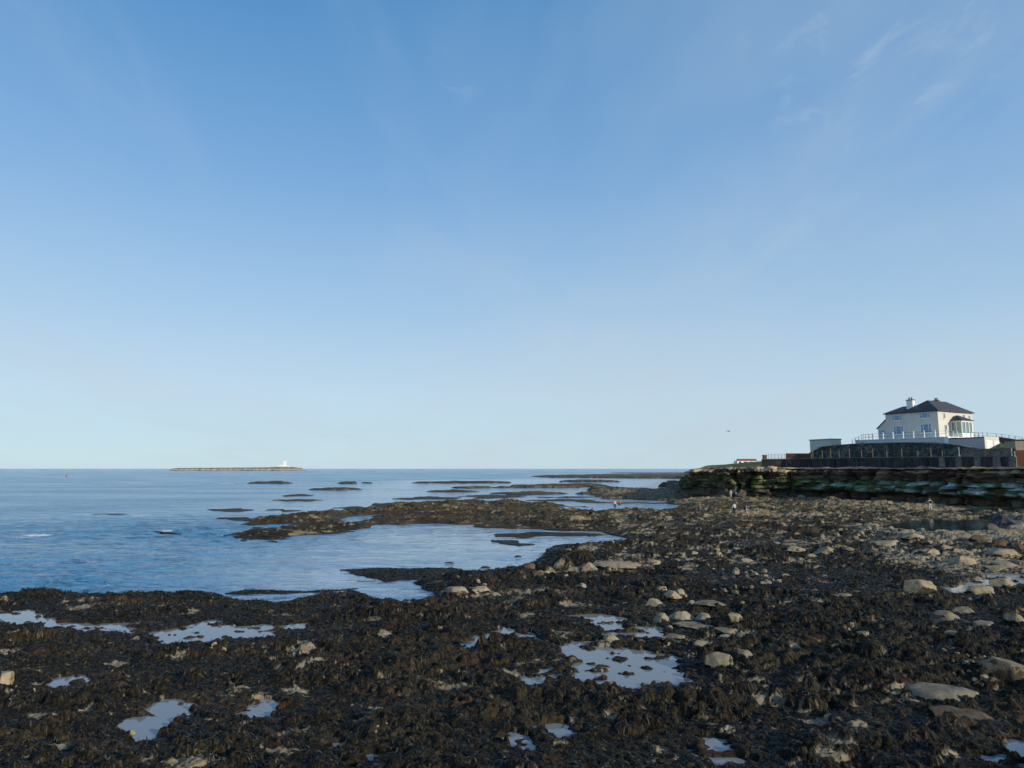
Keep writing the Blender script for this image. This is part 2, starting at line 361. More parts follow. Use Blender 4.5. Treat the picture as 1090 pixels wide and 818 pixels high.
HUMPS = [(930, 706, 40, 17, .50), (893, 697, 36, 12, .34), (240, 757, 44, 20, .46), (30, 722, 58, 12, .30), (600, 602, 24, 9, .75), (618, 596, 28, 9, .7), (1053, 643, 30, 9, .45), (580, 606, 20, 6, .4),
 (440, 634, 20, 8, .4), (768, 712, 40, 12, .2), (190, 690, 90, 14, .25), (120, 655, 70, 12, .22), (640, 640, 30, 8, .3), (710, 620, 50, 8, .35), (660, 616, 60, 7, .3), (900, 640, 90, 8, .3), (860, 660, 60, 8, .3),
 (430, 765, 60, 16, .25), (560, 640, 50, 8, .25), (340, 708, 60, 14, .28), (420, 703, 26, 8, .22), (60, 690, 70, 10, .22)]
HUMPW = []
for (a, b, w_, h_, hz) in HUMPS:
    x0, y0 = gp(a, b-h_*.15, .6); x1, _ = gp(a+w_/2, b, .6); HUMPW.append((x0, y0+.2, abs(x1-x0), max(.5, abs(x1-x0)*.62), hz))

def terrain(x, y, fine=True):
    "height, bare, olive, rust of the shore at world x, y (flat arrays)"
    far = ss(50, 110, y); vf = ss(150, 300, y)
    wx = x + .16*perlin(x/.55, y/.55, 1) + .45*perlin(x/2.3, y/2.3, 2) + far*2.0*perlin(x/7, y/7, 3)+far*.9*perlin(x/2.9, y/2.9, 9) + vf*5*perlin(x/30, y/30, 4)
    wy = y + .16*perlin(x/.55, y/.55, 5) + .45*perlin(x/2.3, y/2.3, 6) + far*2.4*perlin(x/6, y/6, 7) + vf*7*perlin(x/25, y/25, 8)
    sd = np.full(x.shape, -12.0)
    for p in LAND[1:]: sd = np.maximum(sd, sdpoly(wx, wy, p, 12))
    sm = np.maximum(sdpoly(wx, wy, LAND[0], 12), sdpoly(wx, wy, LAND[5], 12)); islet = ss(0, 1.5, sd-sm); sd = np.maximum(sd, sm)
    sd = sd+far*(1-vf)*(1.5*perlin(x/3.3, y/4.2, 16)+1.3*perlin(x/7, y/8, 18))+vf*(8*perlin(x/15, y/30, 17)+6*perlin(x/5, y/13, 19))
    for p in CUT: sd = np.minimum(sd, -sdpoly(wx, wy, p, 12))
    # inland level
    E = .50 + 1.1*ss(5, 60, x)*ss(25, 100, y)+.35*ss(4, 16, x)*ss(60, 18, y)
    E = np.where(y > 150, np.minimum(E, 1.2), E)
    # bedding: long low ledges and mounds running roughly across the view
    u = x*.97+y*.22; v = -x*.22+y*.97
    a = perlin(u/13, v/5.0, 10)*1.1+perlin(u/5.5, v/2.4, 11)*.75
    mound = .30*a + .42*(np.abs(perlin(u/3.1, v/1.9, 12))**.7-.42) + .24*(np.abs(perlin(u/1.15, v/.8, 13))**.8-.35)
    #BARESTART
    bn = .45*perlin(x/.62, y/.20, 61)+.42*perlin(x/.15, y/.11, 62)+.22*perlin(x/.06, y/.05, 64)+.45*perlin(x/1.2, y/.6, 63)
    B = np.zeros(x.shape)
    for (cx, cy, rx, ry) in BAREW:
        k = (np.abs(x-cx) < 2*rx) & (np.abs(y-cy) < 2*ry)
        if not k.any(): continue
        dd = 1-np.sqrt(((x[k]-cx)/rx)**2+((y[k]-cy)/ry)**2)
        B[k] = np.maximum(B[k], ss(-.05, .10, dd*.9-.12+.95*bn[k]))
    # scattered: commoner and browner in the middle distance and on the right
    mid = ss(38, 62, y)
    dens = -.63+.29*mid+.04*ss(85, 130, y)*ss(0, 20, x)+.09*ss(0, 12, x)
    n = perlin(u/2.2, v/1.0, 65)*.7+perlin(u/.7, v/.36, 66)*.5+.25*bn+.35*perlin(u/9, v/4, 67)
    n = n+mid*.35*perlin(u/4, v/3, 68)
    n = n+.30*ss(.62, .95, mound/.24+.35*perlin(x/4, y/4, 14)-np.floor(mound/.24+.35*perlin(x/4, y/4, 14)))*ss(.1, .5, perlin(x/3, y/2, 77))
    spk = perlin(x/.34, y/.13, 78)+.45*perlin(x/.9, y/.7, 79)+.3*perlin(x/.09, y/.06, 80)
    B = np.maximum(B, .85*ss(.70, .88, spk+.12*ss(0, 10, x)))
    B = np.maximum(B, ss(.0, .14, n+dens))
    st = .24; q = mound/st+.35*perlin(x/4, y/4, 14)+.12*perlin(x/.6, y/.5, 15); fq = q-np.floor(q)
    terr = (np.floor(q)+ss(.72, 1, fq))*st
    mound = mound*.30+terr*.70
    rel = mound*(1+.3*far)
    if fine:
        rel = rel - .05*B
        rel = rel + .14*fbm(x/.42, y/.36, 3, 20, .6)*(1-.72*far)*(1-.7*B)
        rel = rel + .10*(np.abs(perlin(x/.5+3, y/.42, 27))-.25)*(1-far)*(1-.8*B)
        rel = rel + far*.24*fbm(x/3.4, y/2.4, 3, 25)+ss(90, 120, y)*.25*fbm(x/5, y/6, 3, 28)
    # jointed sandstone slabs on the right
    sl = ss(.62, .70, (x/np.maximum(y, 1)))*ss(60, 68, y)*ss(92, 84, y)
    sl = np.maximum(sl, ss(.5, .6, x/np.maximum(y, 1))*ss(62, 70, y)*ss(84, 76, y))
    cu = u/2.6+.3*perlin(x/3, y/3, 31); cv = v/2.1+.3*perlin(x/3, y/3, 32)
    cell = np.floor(cv).astype(int); cu2 = cu+(cell % 7)*.37
    fu = np.abs(cu2-np.floor(cu2)-.5)*2; fv = np.abs(cv-np.floor(cv)-.5)*2
    blk = (1-np.maximum(fu, fv)**7)
    hr = (np.sin(np.floor(cu2)*12.9898+cell*78.233)*43758.5453) % 1.0
    slab = blk*(.18+.55*hr)
    B = np.maximum(B, sl*ss(-.3, .1, n+.22))
    rel = rel*(1-.6*sl)+sl*slab
    bank = 1-np.exp(-np.maximum(sd, 0)/(.28+.018*np.minimum(y, 110)))
    for (cx, cy, rx, ry, hz) in HUMPW:
        k = (np.abs(x-cx) < 1.6*rx) & (np.abs(y-cy) < 1.6*ry)
        if k.any():
            d2 = ((x[k]-cx)/rx)**2+((y[k]-cy)/ry)**2+.35*perlin(x[k]/.5, y[k]/.5, 33)
            rel[k] = rel[k]*(1-.6*np.exp(-d2))+hz*np.clip(1-d2*.75, 0, 1)**.6
    top = (E+rel)*(1-.68*islet)
    h = np.where(sd > 0, top*bank+.04*(1-bank), -.25+np.maximum(sd, -1.5)*.4)
    h = np.where(sd > 0, np.maximum(h, .02+.03*fbm(x/.8, y/.8, 2, 40)), h+.05*fbm(x/.8, y/.8, 2, 40))
    h = np.where((vf > 0) & (sd > 0), h+vf*.7*np.minimum(bank, 1), h)
    # pools
    pd_all = np.full(x.shape, -3.9); pz_all = np.full(x.shape, .3)
    pwx = x+.20*perlin(x/.35, y/.35, 51)+.42*perlin(x/1.1, y/1.1, 52); pwy = y+.20*perlin(x/.35, y/.35, 53)+.50*perlin(x/1.1, y/1.1, 54)
    for p, z in zip(POOLS, POOLZ):
        pd = sdpoly(pwx, pwy, p, 4.0)+.20
        b_ = pd > pd_all; pd_all = np.where(b_, pd, pd_all); pz_all = np.where(b_, z, pz_all)
    k = pd_all > -3.7
    if k.any():
        pd = pd_all; z = pz_all[k]
        g = ss(0, 1.3, -pd[k])
        hh = h[k]; out = z+.06+.09*fbm(x[k]/.35, y[k]/.3, 3, 57)
        hh = np.where(pd[k] > 0, z-.14*ss(0, .5, pd[k])+.05*perlin(x[k]/.25, y[k]/.25, 58)-.02+(.20-.16*ss(50, 70, y[k]))*ss(.15, .6, perlin(x[k]/.9, y[k]/.55, 59)+.3*perlin(x[k]/.25, y[k]/.2, 60)), np.maximum(out+(np.maximum(hh, out)-out)*g, z+.03*ss(0, .1, -pd[k])))
        h[k] = hh
    B = B*ss(-.02, .12, h-.10)
    brown = np.clip(ss(70, 120, y)*.8+.5*ss(.0, .5, perlin(x/5, y/3, 76))+.0*x, 0, 1)
    far_tan = ss(95, 135, y)
    olive = np.clip(.5*ss(.1, .7, perlin(x/3.1, y/1.8, 71)+.3*bn)+.75*far*ss(-.3, .5, perlin(x/9, y/7, 72)+.5*bn)+.25*far_tan, 0, 1.3)
    rust = np.clip(.9*ss(.25, .75, perlin(x/2.2, y/1.4, 74)+.3*bn), 0, 1)
    return h, np.clip(B, 0, 1), olive, rust, sd, pd_all, brown

# ------------------------------------------------------------------ the shore sheet
foc = 727*CAMZ
rows = [6.0]
while rows[-1] < 1100:
    y = rows[-1]
    if y < 15.5: d = .09
    elif y < 62: d = max(.017, .36*y*y/foc)
    elif y < 165: d = .27
    else: d = max(.27, .16*y*y/foc)
    rows.append(y+d)
rows = np.array(rows)
T = np.concatenate([np.linspace(-1.5, -.80, 110, endpoint=False), np.linspace(-.80, .80, 1330, endpoint=False), np.linspace(.80, 1.5, 110)])
YY, TT = np.meshgrid(rows, T, indexing='ij')
X = (TT*YY).ravel(); Y = YY.ravel()
H, B_, O_, RU, SDL, PD, BRN = terrain(X, Y)
shore = grid_mesh('rocky_shore', np.stack([X, Y, H], 1), len(rows), len(T), keep=H > -.35, mat=M_shore, attrs={'bare': B_, 'olive': O_, 'rust': RU, 'brown': BRN})
props(shore, kind='structure')
print('shore', len(shore.data.vertices))
ROWS, TS, HG = rows.copy(), T.copy(), H.reshape(len(rows), len(T))
def HI(x, y):
    "height read back from the shore sheet"
    x = np.asarray(x, float); y = np.asarray(y, float)
    r_ = np.clip(np.searchsorted(ROWS, y)-1, 0, len(ROWS)-2); fr_ = np.clip((y-ROWS[r_])/(ROWS[r_+1]-ROWS[r_]), 0, 1)
    t_ = x/y; c_ = np.clip(np.searchsorted(TS, t_)-1, 0, len(TS)-2); fc_ = np.clip((t_-TS[c_])/(TS[c_+1]-TS[c_]), 0, 1)
    return (HG[r_, c_]*(1-fc_)+HG[r_, c_+1]*fc_)*(1-fr_)+(HG[r_+1, c_]*(1-fc_)+HG[r_+1, c_+1]*fc_)*fr_
HT = lambda x, y: float(HI(x, y))
# the same shore carried on to the foot of the bank, outside the picture
for sx_, (xa, xb) in (('r', (6, 150)), ('l', (-110, -6))):
    ey, ex = np.meshgrid(np.arange(-9, 96, .4), np.arange(xa, xb, .4), indexing='ij'); ex = ex.ravel(); ey = ey.ravel()
    kp = (np.abs(ex) > 1.47*ey) | (ey < 6.3)
    eh, eb, eo, er, es, ep, eb2 = terrain(ex, ey)
    sh = ss(0, .12, np.abs(ex)-1.5*np.maximum(ey, 0)); eh = np.where((np.abs(ex) < 1.5*ey) & (ey > 6), eh-.12, eh)
    o = grid_mesh('rocky_shore', np.stack([ex, ey, eh], 1), len(np.arange(-9, 96, .4)), len(np.arange(xa, xb, .4)), keep=kp & (eh > -.35), mat=M_shore, attrs={'bare': eb, 'olive': eo, 'rust': er, 'brown': eb2}); props(o, kind='structure')

# ------------------------------------------------------------------ sea
rows = [18.0]
while rows[-1] < 45000:
    y = rows[-1]; rows.append(y+max(.10, .42*y*y/foc) if y < 2500 else y*1.12)
rows = np.array(rows)
T = np.linspace(-1.7, 1.7, 760)
YY, TT = np.meshgrid(rows, T, indexing='ij'); SX = (TT*YY).ravel(); SY = YY.ravel()
amp = ss(150, 60, SY)
calm = np.zeros(SX.shape)
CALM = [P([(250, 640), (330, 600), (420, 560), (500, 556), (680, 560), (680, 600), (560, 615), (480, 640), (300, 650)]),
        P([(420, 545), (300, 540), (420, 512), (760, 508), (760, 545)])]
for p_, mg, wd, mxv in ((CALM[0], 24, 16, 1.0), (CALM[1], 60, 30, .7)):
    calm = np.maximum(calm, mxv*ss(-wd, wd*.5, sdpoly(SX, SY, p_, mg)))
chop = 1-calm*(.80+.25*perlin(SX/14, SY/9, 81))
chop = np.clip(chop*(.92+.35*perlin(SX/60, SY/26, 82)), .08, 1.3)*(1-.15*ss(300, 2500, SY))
rot = R(-14); U = SX*math.cos(rot)-SY*math.sin(rot); Vv = SX*math.sin(rot)+SY*math.cos(rot)
Z = 1.7*amp*chop*(.10*perlin(U/5.5, Vv/1.9, 84)+.05*perlin(U/1.9+3, Vv/.8, 85)+.022*perlin(U/.7, Vv/.4, 86)*ss(90, 50, SY))
foam = np.zeros(SX.shape)
for (a, b, rx, ry) in ((38, 570, 17, 3.0), (150, 549, 12, 1.0), (176, 566, 9, 1.2), (128, 514.2, 40, .6), (160, 514.5, 30, .5), (388, 514.3, 20, .6), (600, 533, 40, .8), (690, 525, 40, .8), (240, 515, 22, .5)):
    cx, cy = gp(a, b); x1, _ = gp(a+rx, b); _, y1 = gp(a, b-ry); _, y2 = gp(a, b+ry)
    foam = np.maximum(foam, ss(0, .5, 1-np.sqrt(((SX-cx)/(x1-cx))**2+((SY-cy)/(abs(y1-y2)/2+.2))**2)))
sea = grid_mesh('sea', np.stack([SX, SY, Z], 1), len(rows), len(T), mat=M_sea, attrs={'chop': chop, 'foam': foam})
props(sea, kind='structure')
# pools
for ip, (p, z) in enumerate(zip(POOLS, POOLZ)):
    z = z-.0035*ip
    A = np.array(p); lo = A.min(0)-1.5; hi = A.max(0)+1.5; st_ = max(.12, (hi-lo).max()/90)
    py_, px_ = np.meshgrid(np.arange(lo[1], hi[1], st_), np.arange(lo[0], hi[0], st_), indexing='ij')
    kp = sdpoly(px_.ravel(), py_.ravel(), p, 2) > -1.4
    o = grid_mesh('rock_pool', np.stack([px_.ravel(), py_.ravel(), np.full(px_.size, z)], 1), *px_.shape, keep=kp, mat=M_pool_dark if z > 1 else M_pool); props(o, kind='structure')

# ------------------------------------------------------------------ seaweed fronds on the near shore (past counting)
NS = 520000
yy = 15.0*(62/15.0)**rng.random(NS)
# density falls with distance
tt = rng.uniform(-.86, .86, NS); xx = tt*yy
hh, bb, oo, rr, sdl, pdd, _b = terrain(xx, yy)
ok = (sdl > .05) & (bb < rng.uniform(.1, 1.15, NS)) & (pdd < -.0) & (hh > .04)
# clumps
cl = perlin(xx/.8, yy/.6, 91)+.6*perlin(xx/.25, yy/.22, 92)
ok &= cl > rng.uniform(-.9, .35, NS)
xx, yy, hh, oo, rr = xx[ok], yy[ok], hh[ok], oo[ok], rr[ok]; n = len(xx)
e = .08
hh = HI(xx, yy); hx = HI(xx+e, yy); hy = HI(xx, yy-e)
gxx = np.clip((hx-hh)/e, -2.5, 2.5); gyy = np.clip((hh-hy)/e, -2.5, 2.5)
ang = rng.uniform(0, 2*np.pi, n); dx = np.cos(ang)-gxx*1.2; dy = np.sin(ang)-gyy*1.2-.15; l = np.hypot(dx, dy)+1e-6; dx /= l; dy /= l
sc = np.clip(yy/26, .85, 2.1); Ln = rng.uniform(.07, .22, n)*sc; Wd = rng.uniform(.007, .017, n)*sc
lift = rng.uniform(.0, .032, n)*sc
slope = gxx*dx+gyy*dy
segs = 4; V = np.zeros((n, segs*2, 3), np.float32)
curl = rng.uniform(-.9, .9, n)
cxp = xx.copy(); cyp = yy.copy(); zp = hh-.01
for k in range(segs):
    t = k/(segs-1)
    a = curl*t; ddx = dx*np.cos(a)-dy*np.sin(a); ddy = dx*np.sin(a)+dy*np.cos(a)
    if k: cxp = cxp+ddx*Ln/(segs-1); cyp = cyp+ddy*Ln/(segs-1)
    z = hh+np.clip(slope, -1.8, .9)*Ln*t*.9+lift*math.sin(math.pi*(t*.85+.08))+.002
    wdt = Wd*(.55+.75*math.sin(math.pi*min(1, t+.18)))
    tw = rng.uniform(-.5, .5, n)*wdt
    V[:, 2*k, 0] = cxp-ddy*wdt; V[:, 2*k, 1] = cyp+ddx*wdt; V[:, 2*k, 2] = z+tw
    V[:, 2*k+1, 0] = cxp+ddy*wdt; V[:, 2*k+1, 1] = cyp-ddx*wdt; V[:, 2*k+1, 2] = z-tw
base = (np.arange(n)*segs*2)[:, None, None]
q = np.array([[2*k, 2*k+1, 2*k+3, 2*k+2] for k in range(segs-1)])[None]+base
q = q.reshape(-1, 4).astype(np.int32)
me = bpy.data.meshes.new('seaweed')
me.vertices.add(n*segs*2); me.vertices.foreach_set('co', V.ravel())
me.loops.add(q.size); me.loops.foreach_set('vertex_index', q.ravel())
me.polygons.add(len(q)); me.polygons.foreach_set('loop_start', (np.arange(len(q))*4).astype(np.int32))
me.polygons.foreach_set('use_smooth', np.ones(len(q), bool)); me.update(calc_edges=True)
vr = np.clip(rng.beta(1.3, 1.9, n)*.86+.22*perlin(xx/.35, yy/.3, 95)+.28*ss(.3, 1, oo)*rng.random(n)+.30*ss(.3, 1, rr)*rng.random(n), 0, 1)
at = me.attributes.new('var', 'FLOAT', 'POINT'); at.data.foreach_set('value', np.repeat(vr, segs*2).astype(np.float32))
me.materials.append(M_weed)
sw = bpy.data.objects.new('seaweed', me); col.objects.link(sw)
props(sw, 'dark brown and black seaweed draped over the rocks of the foreshore', 'seaweed', kind='stuff')
print('fronds', n)
# ------------------------------------------------------------------ mesh helpers for built things
def hull_obj(name, bm, mat, parent=None, smooth=False):
    me = bpy.data.meshes.new(name); bmesh.ops.recalc_face_normals(bm, faces=bm.faces); bm.to_mesh(me); bm.free()
    if smooth: me.polygons.foreach_set('use_smooth', [True]*len(me.polygons))
    for mm in (mat if isinstance(mat, list) else [mat]): me.materials.append(mm)
    o = bpy.data.objects.new(name, me); col.objects.link(o)
    if parent: o.parent = parent
    return o
def box(bm, x0, x1, y0, y1, z0, z1):
    v = [bm.verts.new(p) for p in ((x0, y0, z0), (x1, y0, z0), (x1, y1, z0), (x0, y1, z0), (x0, y0, z1), (x1, y0, z1), (x1, y1, z1), (x0, y1, z1))]
    for f in ((0, 3, 2, 1), (4, 5, 6, 7), (0, 1, 5, 4), (1, 2, 6, 5), (2, 3, 7, 6), (3, 0, 4, 7)): bm.faces.new([v[i] for i in f])
def boxo(name, mat, parent, *b):
    bm = bmesh.new(); box(bm, *b); return hull_obj(name, bm, mat, parent)
def poly(bm, pts): return bm.faces.new([bm.verts.new(p) for p in pts])
def solid(bm, bot, top):
    "closed prism from two rings"
    a = [bm.verts.new(p) for p in bot]; b = [bm.verts.new(p) for p in top]; n = len(a)
    bm.faces.new(a[::-1]); bm.faces.new(b)
    for i in range(n): bm.faces.new((a[i], a[(i+1) % n], b[(i+1) % n], b[i]))
def tube(bm, p0, p1, r, r1=None, n=6):
    p0 = Vector(p0); p1 = Vector(p1); d = (p1-p0).normalized(); q = d.to_track_quat('Z', 'Y'); r1 = r if r1 is None else r1
    A = [p0+q@Vector((r*math.cos(2*math.pi*i/n), r*math.sin(2*math.pi*i/n), 0)) for i in range(n)]
    Bq = [p1+q@Vector((r1*math.cos(2*math.pi*i/n), r1*math.sin(2*math.pi*i/n), 0)) for i in range(n)]
    solid(bm, A, Bq)
def empty(name, loc, rz=0, label=None, cat=None, group=None):
    o = bpy.data.objects.new(name, None); col.objects.link(o); o.location = loc; o.rotation_euler.z = rz; o.empty_display_size = .3
    return props(o, label, cat, group)
def wall_path(bm, pts, th, zb, zt):
    "pts: (x,y) list; zb, zt per-point bottoms/tops; thickness goes to the back"
    n = len(pts); nr = []
    for i in range(n):
        a = Vector(pts[max(i-1, 0)]); b = Vector(pts[min(i+1, n-1)]); d = (b-a).normalized(); nr.append(Vector((-d.y, d.x)))
    rings = []
    for i in range(n):
        f = Vector(pts[i]); k = f+nr[i]*th
        rings.append([bm.verts.new((f.x, f.y, zb[i])), bm.verts.new((f.x, f.y, zt[i])), bm.verts.new((k.x, k.y, zt[i])), bm.verts.new((k.x, k.y, zb[i]))])
    for i in range(n-1):
        for j in range(4):
            bm.faces.new((rings[i][j], rings[i+1][j], rings[i+1][(j+1) % 4], rings[i][(j+1) % 4]))
    bm.faces.new(rings[0][::-1]); bm.faces.new(rings[-1])

# ------------------------------------------------------------------ cliff
CL = [(748, 400), (735, 290), (727, 225), (723, 190), (725, 172), (738, 161), (780, 152), (850, 146), (900, 138), (950, 128), (1000, 118), (1050, 110), (1100, 104), (1180, 97), (1300, 90), (1400, 80)]
CW = np.array([(gx(a, d), d) for a, d in CL]); cpx = np.array([a for a, d in CL], float)
seg = np.hypot(*np.diff(CW, axis=0).T); S = np.concatenate([[0], np.cumsum(seg)])
s = np.arange(0, S[-1], .30); bx = np.interp(s, S, CW[:, 0]); by = np.interp(s, S, CW[:, 1]); spx = np.interp(s, S, cpx)
k = np.ones(15)/15
bx = np.convolve(np.pad(bx, 7, 'edge'), k, 'valid'); by = np.convolve(np.pad(by, 7, 'edge'), k, 'valid')
bx += 1.2*perlin(s/11, s*0, 200)+.0; by += 2.0*perlin(s/9, s*0+5, 201)+.8*perlin(s/3, s*0+9, 202)
dx_ = np.gradient(bx); dy_ = np.gradient(by)
k2 = np.ones(31)/31
dx_ = np.convolve(np.pad(dx_, 15, 'edge'), k2, 'valid'); dy_ = np.convolve(np.pad(dy_, 15, 'edge'), k2, 'valid')
ll = np.hypot(dx_, dy_); ox = dy_/ll; oy = -dx_/ll
NV = 84; v = np.linspace(0, 1, NV)
ZT = 7.75
ZTs = np.interp(spx, [720, 726, 738, 765, 900], [5.2, 6.2, 7.55, 7.9, 7.75])
layers = np.array([0, .9, 1.5, 2.5, 3.1, 3.9, 4.5, 5.2, 6.0, 6.6, 7.3, 9.0])
Vg, Sg = np.meshgrid(v, s, indexing='ij')
Zg = .1+Vg*(ZTs[None]-.1)+.34*perlin(Sg/6, Vg*0, 205)*Vg+.22*perlin(Sg/2.1, Vg*0, 204)*Vg+.10*perlin(Sg/1.7, Vg*2, 206)
lay = np.searchsorted(layers, Zg+.30*perlin(Sg/5, Zg*0+3, 207)+.12*perlin(Sg/1.6, Zg*0+7, 208))
off = np.zeros_like(Zg); tintb = np.zeros_like(Zg)
r2 = np.random.default_rng(5)
for li in range(lay.max()+1):
    cuts = np.cumsum(r2.uniform(1.0, 4.8, 400)); b = np.searchsorted(cuts, s+.35*np.sin(s*3+li))
    o_ = r2.uniform(-1.15, .75, 402)[b]; t_ = r2.uniform(.5, 1.6, 402)[b]
    dist = np.minimum(np.abs(s-cuts[np.clip(b-1, 0, 399)]), np.abs(cuts[np.clip(b, 0, 399)]-s))
    o_ = o_-.5*np.exp(-(dist/.28)**2)
    mk = lay == li; off[mk] = np.broadcast_to(o_, Zg.shape)[mk]; tintb[mk] = np.broadcast_to(t_, Zg.shape)[mk]
profR = np.interp(Vg, [0, .1, .2, .34, .40, .52, .58, .62, .80, .86, .93, 1], [.9, .5, -.5, -1.2, .2, .3, -.5, -1.3, -1.6, -1.1, -2.0, -3.4])
profL = np.interp(Vg, [0, .15, .3, .36, .42, .6, .82, .86, .92, 1], [2.2, 1.2, .3, -.6, -.3, -.3, -.6, .1, -.2, -1.6])
wR = ss(830, 880, spx)[None, :]
fc = np.cumsum(np.random.default_rng(9).uniform(2.2, 9, 80)); fis = np.zeros_like(Zg)
for f_ in fc: fis -= np.random.default_rng(int(f_*10)).uniform(.6, 2.2)*np.exp(-((Sg-f_-.5*np.sin(Zg*1.3+f_))/.38)**2)*ss(.98, .85, Vg)
disp = profR*wR+profL*(1-wR)+off+fis+.35*fbm(Sg/1.6, Zg/1.1, 4, 210)+.8*perlin(Sg/7, Zg/5, 215)
ledge = np.abs(Zg-layers[np.clip(lay-1, 0, 11)]); disp -= .25*np.exp(-(ledge/.12)**2)
Cx = bx+ox*disp; Cy = by+oy*disp
n1 = fbm(Sg/2.4, Zg/.9, 4, 220); n2 = fbm(Sg/1.1, Zg/.6, 3, 225)+.3*n1; n3 = perlin(Sg/14, Zg*0, 228)
c = np.zeros(Zg.shape+(3,)); c[:] = (.085, .062, .040)
def blend(c, m_, rgb): return c*(1-m_[..., None])+np.array(rgb)*m_[..., None]
c = blend(c, ss(-.2, .7, n1)*.6, (.16, .115, .07))
c = blend(c, (1-wR)*ss(.32, .12, Vg)*ss(-.5, .3, n1)*.8, (.15, .12, .085))
c = blend(c, (1-wR)*ss(.30, .45, Vg)*ss(.88, .7, Vg)*ss(.0, .4, n2+.3*n3)*.9, (.15, .20, .045))
c = blend(c, ss(.78, .90, Vg+.07*n1)*ss(-.55, .1, n2+n3*.4), (.33, .25, .16))
band = ss(.34, .42, Vg+.04*n1)*ss(.74, .60, Vg+.05*n1)
c = blend(c, band*ss(-.25, .25, n2+.35*n3)*.95, (.075, .115, .03))
c = blend(c, band*ss(.0, .35, n1+.25*wR-.12*(1-wR)-.15)*np.clip(wR+.25, 0, 1), (.23, .30, .22))
c = blend(c, band*ss(940, 1050, spx)[None, :]*ss(.05, .35, n1+.1)*.9, (.42, .45, .43))
c = c*tintb[..., None]
m = MB('cliff_rock', rough=.85, spec=.25)
cc = m.attr('Col', 'Color'); f = m.noise(2.5, 6, .7, sc=(1, 1, 2)); m.col(m.mix(1.0, cc, m.ramp(f, (.25, (.55, .55, .55)), (.7, (1.35, 1.35, 1.35))), 'MULTIPLY'))
m.bump(f, .8, .25); M_cliff = m.m
V = np.stack([Cx, Cy, Zg], -1).reshape(-1, 3)
cliff = grid_mesh('cliff', V, NV, len(s), mat=M_cliff, attrs={'Col': c.reshape(-1, 3)}, smooth=False); props(cliff, kind='structure')
# plateau behind the cliff edge
gxs = np.concatenate([np.arange(34, 150, .9), np.arange(150, 420, 5)]); gys = np.concatenate([np.arange(78, 260, .9), np.arange(260, 700, 6)])
GY, GX = np.meshgrid(gys, gxs, indexing='ij'); fx, fy = GX.ravel(), GY.ravel()
pl = [(a-0*0, b) for a, b in zip(bx[::20], by[::20])]; pl = pl+[(420, 60), (420, 700), (gx(756, 690), 690)]
sdp = sdpoly(fx, fy, pl, 60)
px_ = 545+fx/np.maximum(fy, 1)*727*1.0076
hump = ss(5, 34, sdp)*ss(745, 785, px_)
pz = ZT-.12+.3*ss(3, 6, sdp)*0+.10*fbm(fx/2.2, fy/2.2, 3, 230)+hump*2.1+ss(250, 450, fy)*2.2+.35*hump*perlin(fx/6, fy/6, 233)
pz = pz-ss(765, 728, px_)*1.6*ss(30, 5, sdp)
pz = np.where(sdp < 2.6, pz-(2.6-sdp)*.12, pz)
grassy = np.clip(ss(6, 13, sdp+2*perlin(fx/3, fy/3, 236)), 0, 1)
m = MB('headland_turf', rough=.95, spec=.15)
gcol = m.ramp(m.noise(1.2, 6, .7), (.3, (.045, .060, .018)), (.55, (.10, .115, .035)), (.75, (.20, .17, .075)))
m.col(m.mix(m.attr('grassy'), m.ramp(m.noise(1.3, 6, .7), (.3, (.09, .065, .045)), (.7, (.27, .20, .13))), gcol)); m.bump(m.noise(3, 5, .7), .7, .2); M_turf = m.m
pla = grid_mesh('headland', np.stack([fx, fy, pz], 1), len(gys), len(gxs), keep=sdp > 1.7, mat=M_turf, attrs={'grassy': grassy}); props(pla, kind='structure')
# unseen grassy bank the photographer stands on, its right crest raised for foreground shade
BK = np.array([(-120, -45, 8), (-60, -24, 8), (-15, -13, 8.2), (0, -11, 8.6), (15, -11, 9.5), (34, -6, 11), (56, 4, 11.5), (80, 26, 11), (103, 55, 10), (122, 80, 9), (140, 92, 8.2)])
tb = np.linspace(0, len(BK)-1, 160); bi = np.arange(len(BK))
BX, BY, BH = (np.interp(tb, bi, BK[:, i]) for i in range(3))
ker = np.ones(11)/11
BX, BY, BH = (np.convolve(np.pad(a, 5, 'edge'), ker, 'valid') for a in (BX, BY, BH))
tx = np.gradient(BX); ty = np.gradient(BY); tl = np.hypot(tx, ty); fxn = -ty/tl; fyn = tx/tl
offs = np.array([17, 15, 13, 11, 9.5, 8, 6.5, 5, 3.5, 2, 0, -4, -10, -20, -40]); fr = np.array([-.02, .05, .14, .24, .34, .44, .56, .69, .82, .93, 1, 1.0, .98, .98, .96])
OX = BX[None]+fxn[None]*offs[:, None]; OY = BY[None]+fyn[None]*offs[:, None]; OZ = BH[None]*fr[:, None]+.5*fbm(OX/4, OY/4, 4, 240)*(fr[:, None] > 0.02)
near0 = np.exp(-((OX/5)**2+(OY/4)**2)); OZ = OZ*(1-near0)+near0*np.minimum(OZ, 5.9)
bank = grid_mesh('grass_shade_bank', np.stack([OX, OY, OZ], -1).reshape(-1, 3), len(offs), 160, mat=M_turf, attrs={'grassy': np.ones(OX.size)}); props(bank, kind='structure')

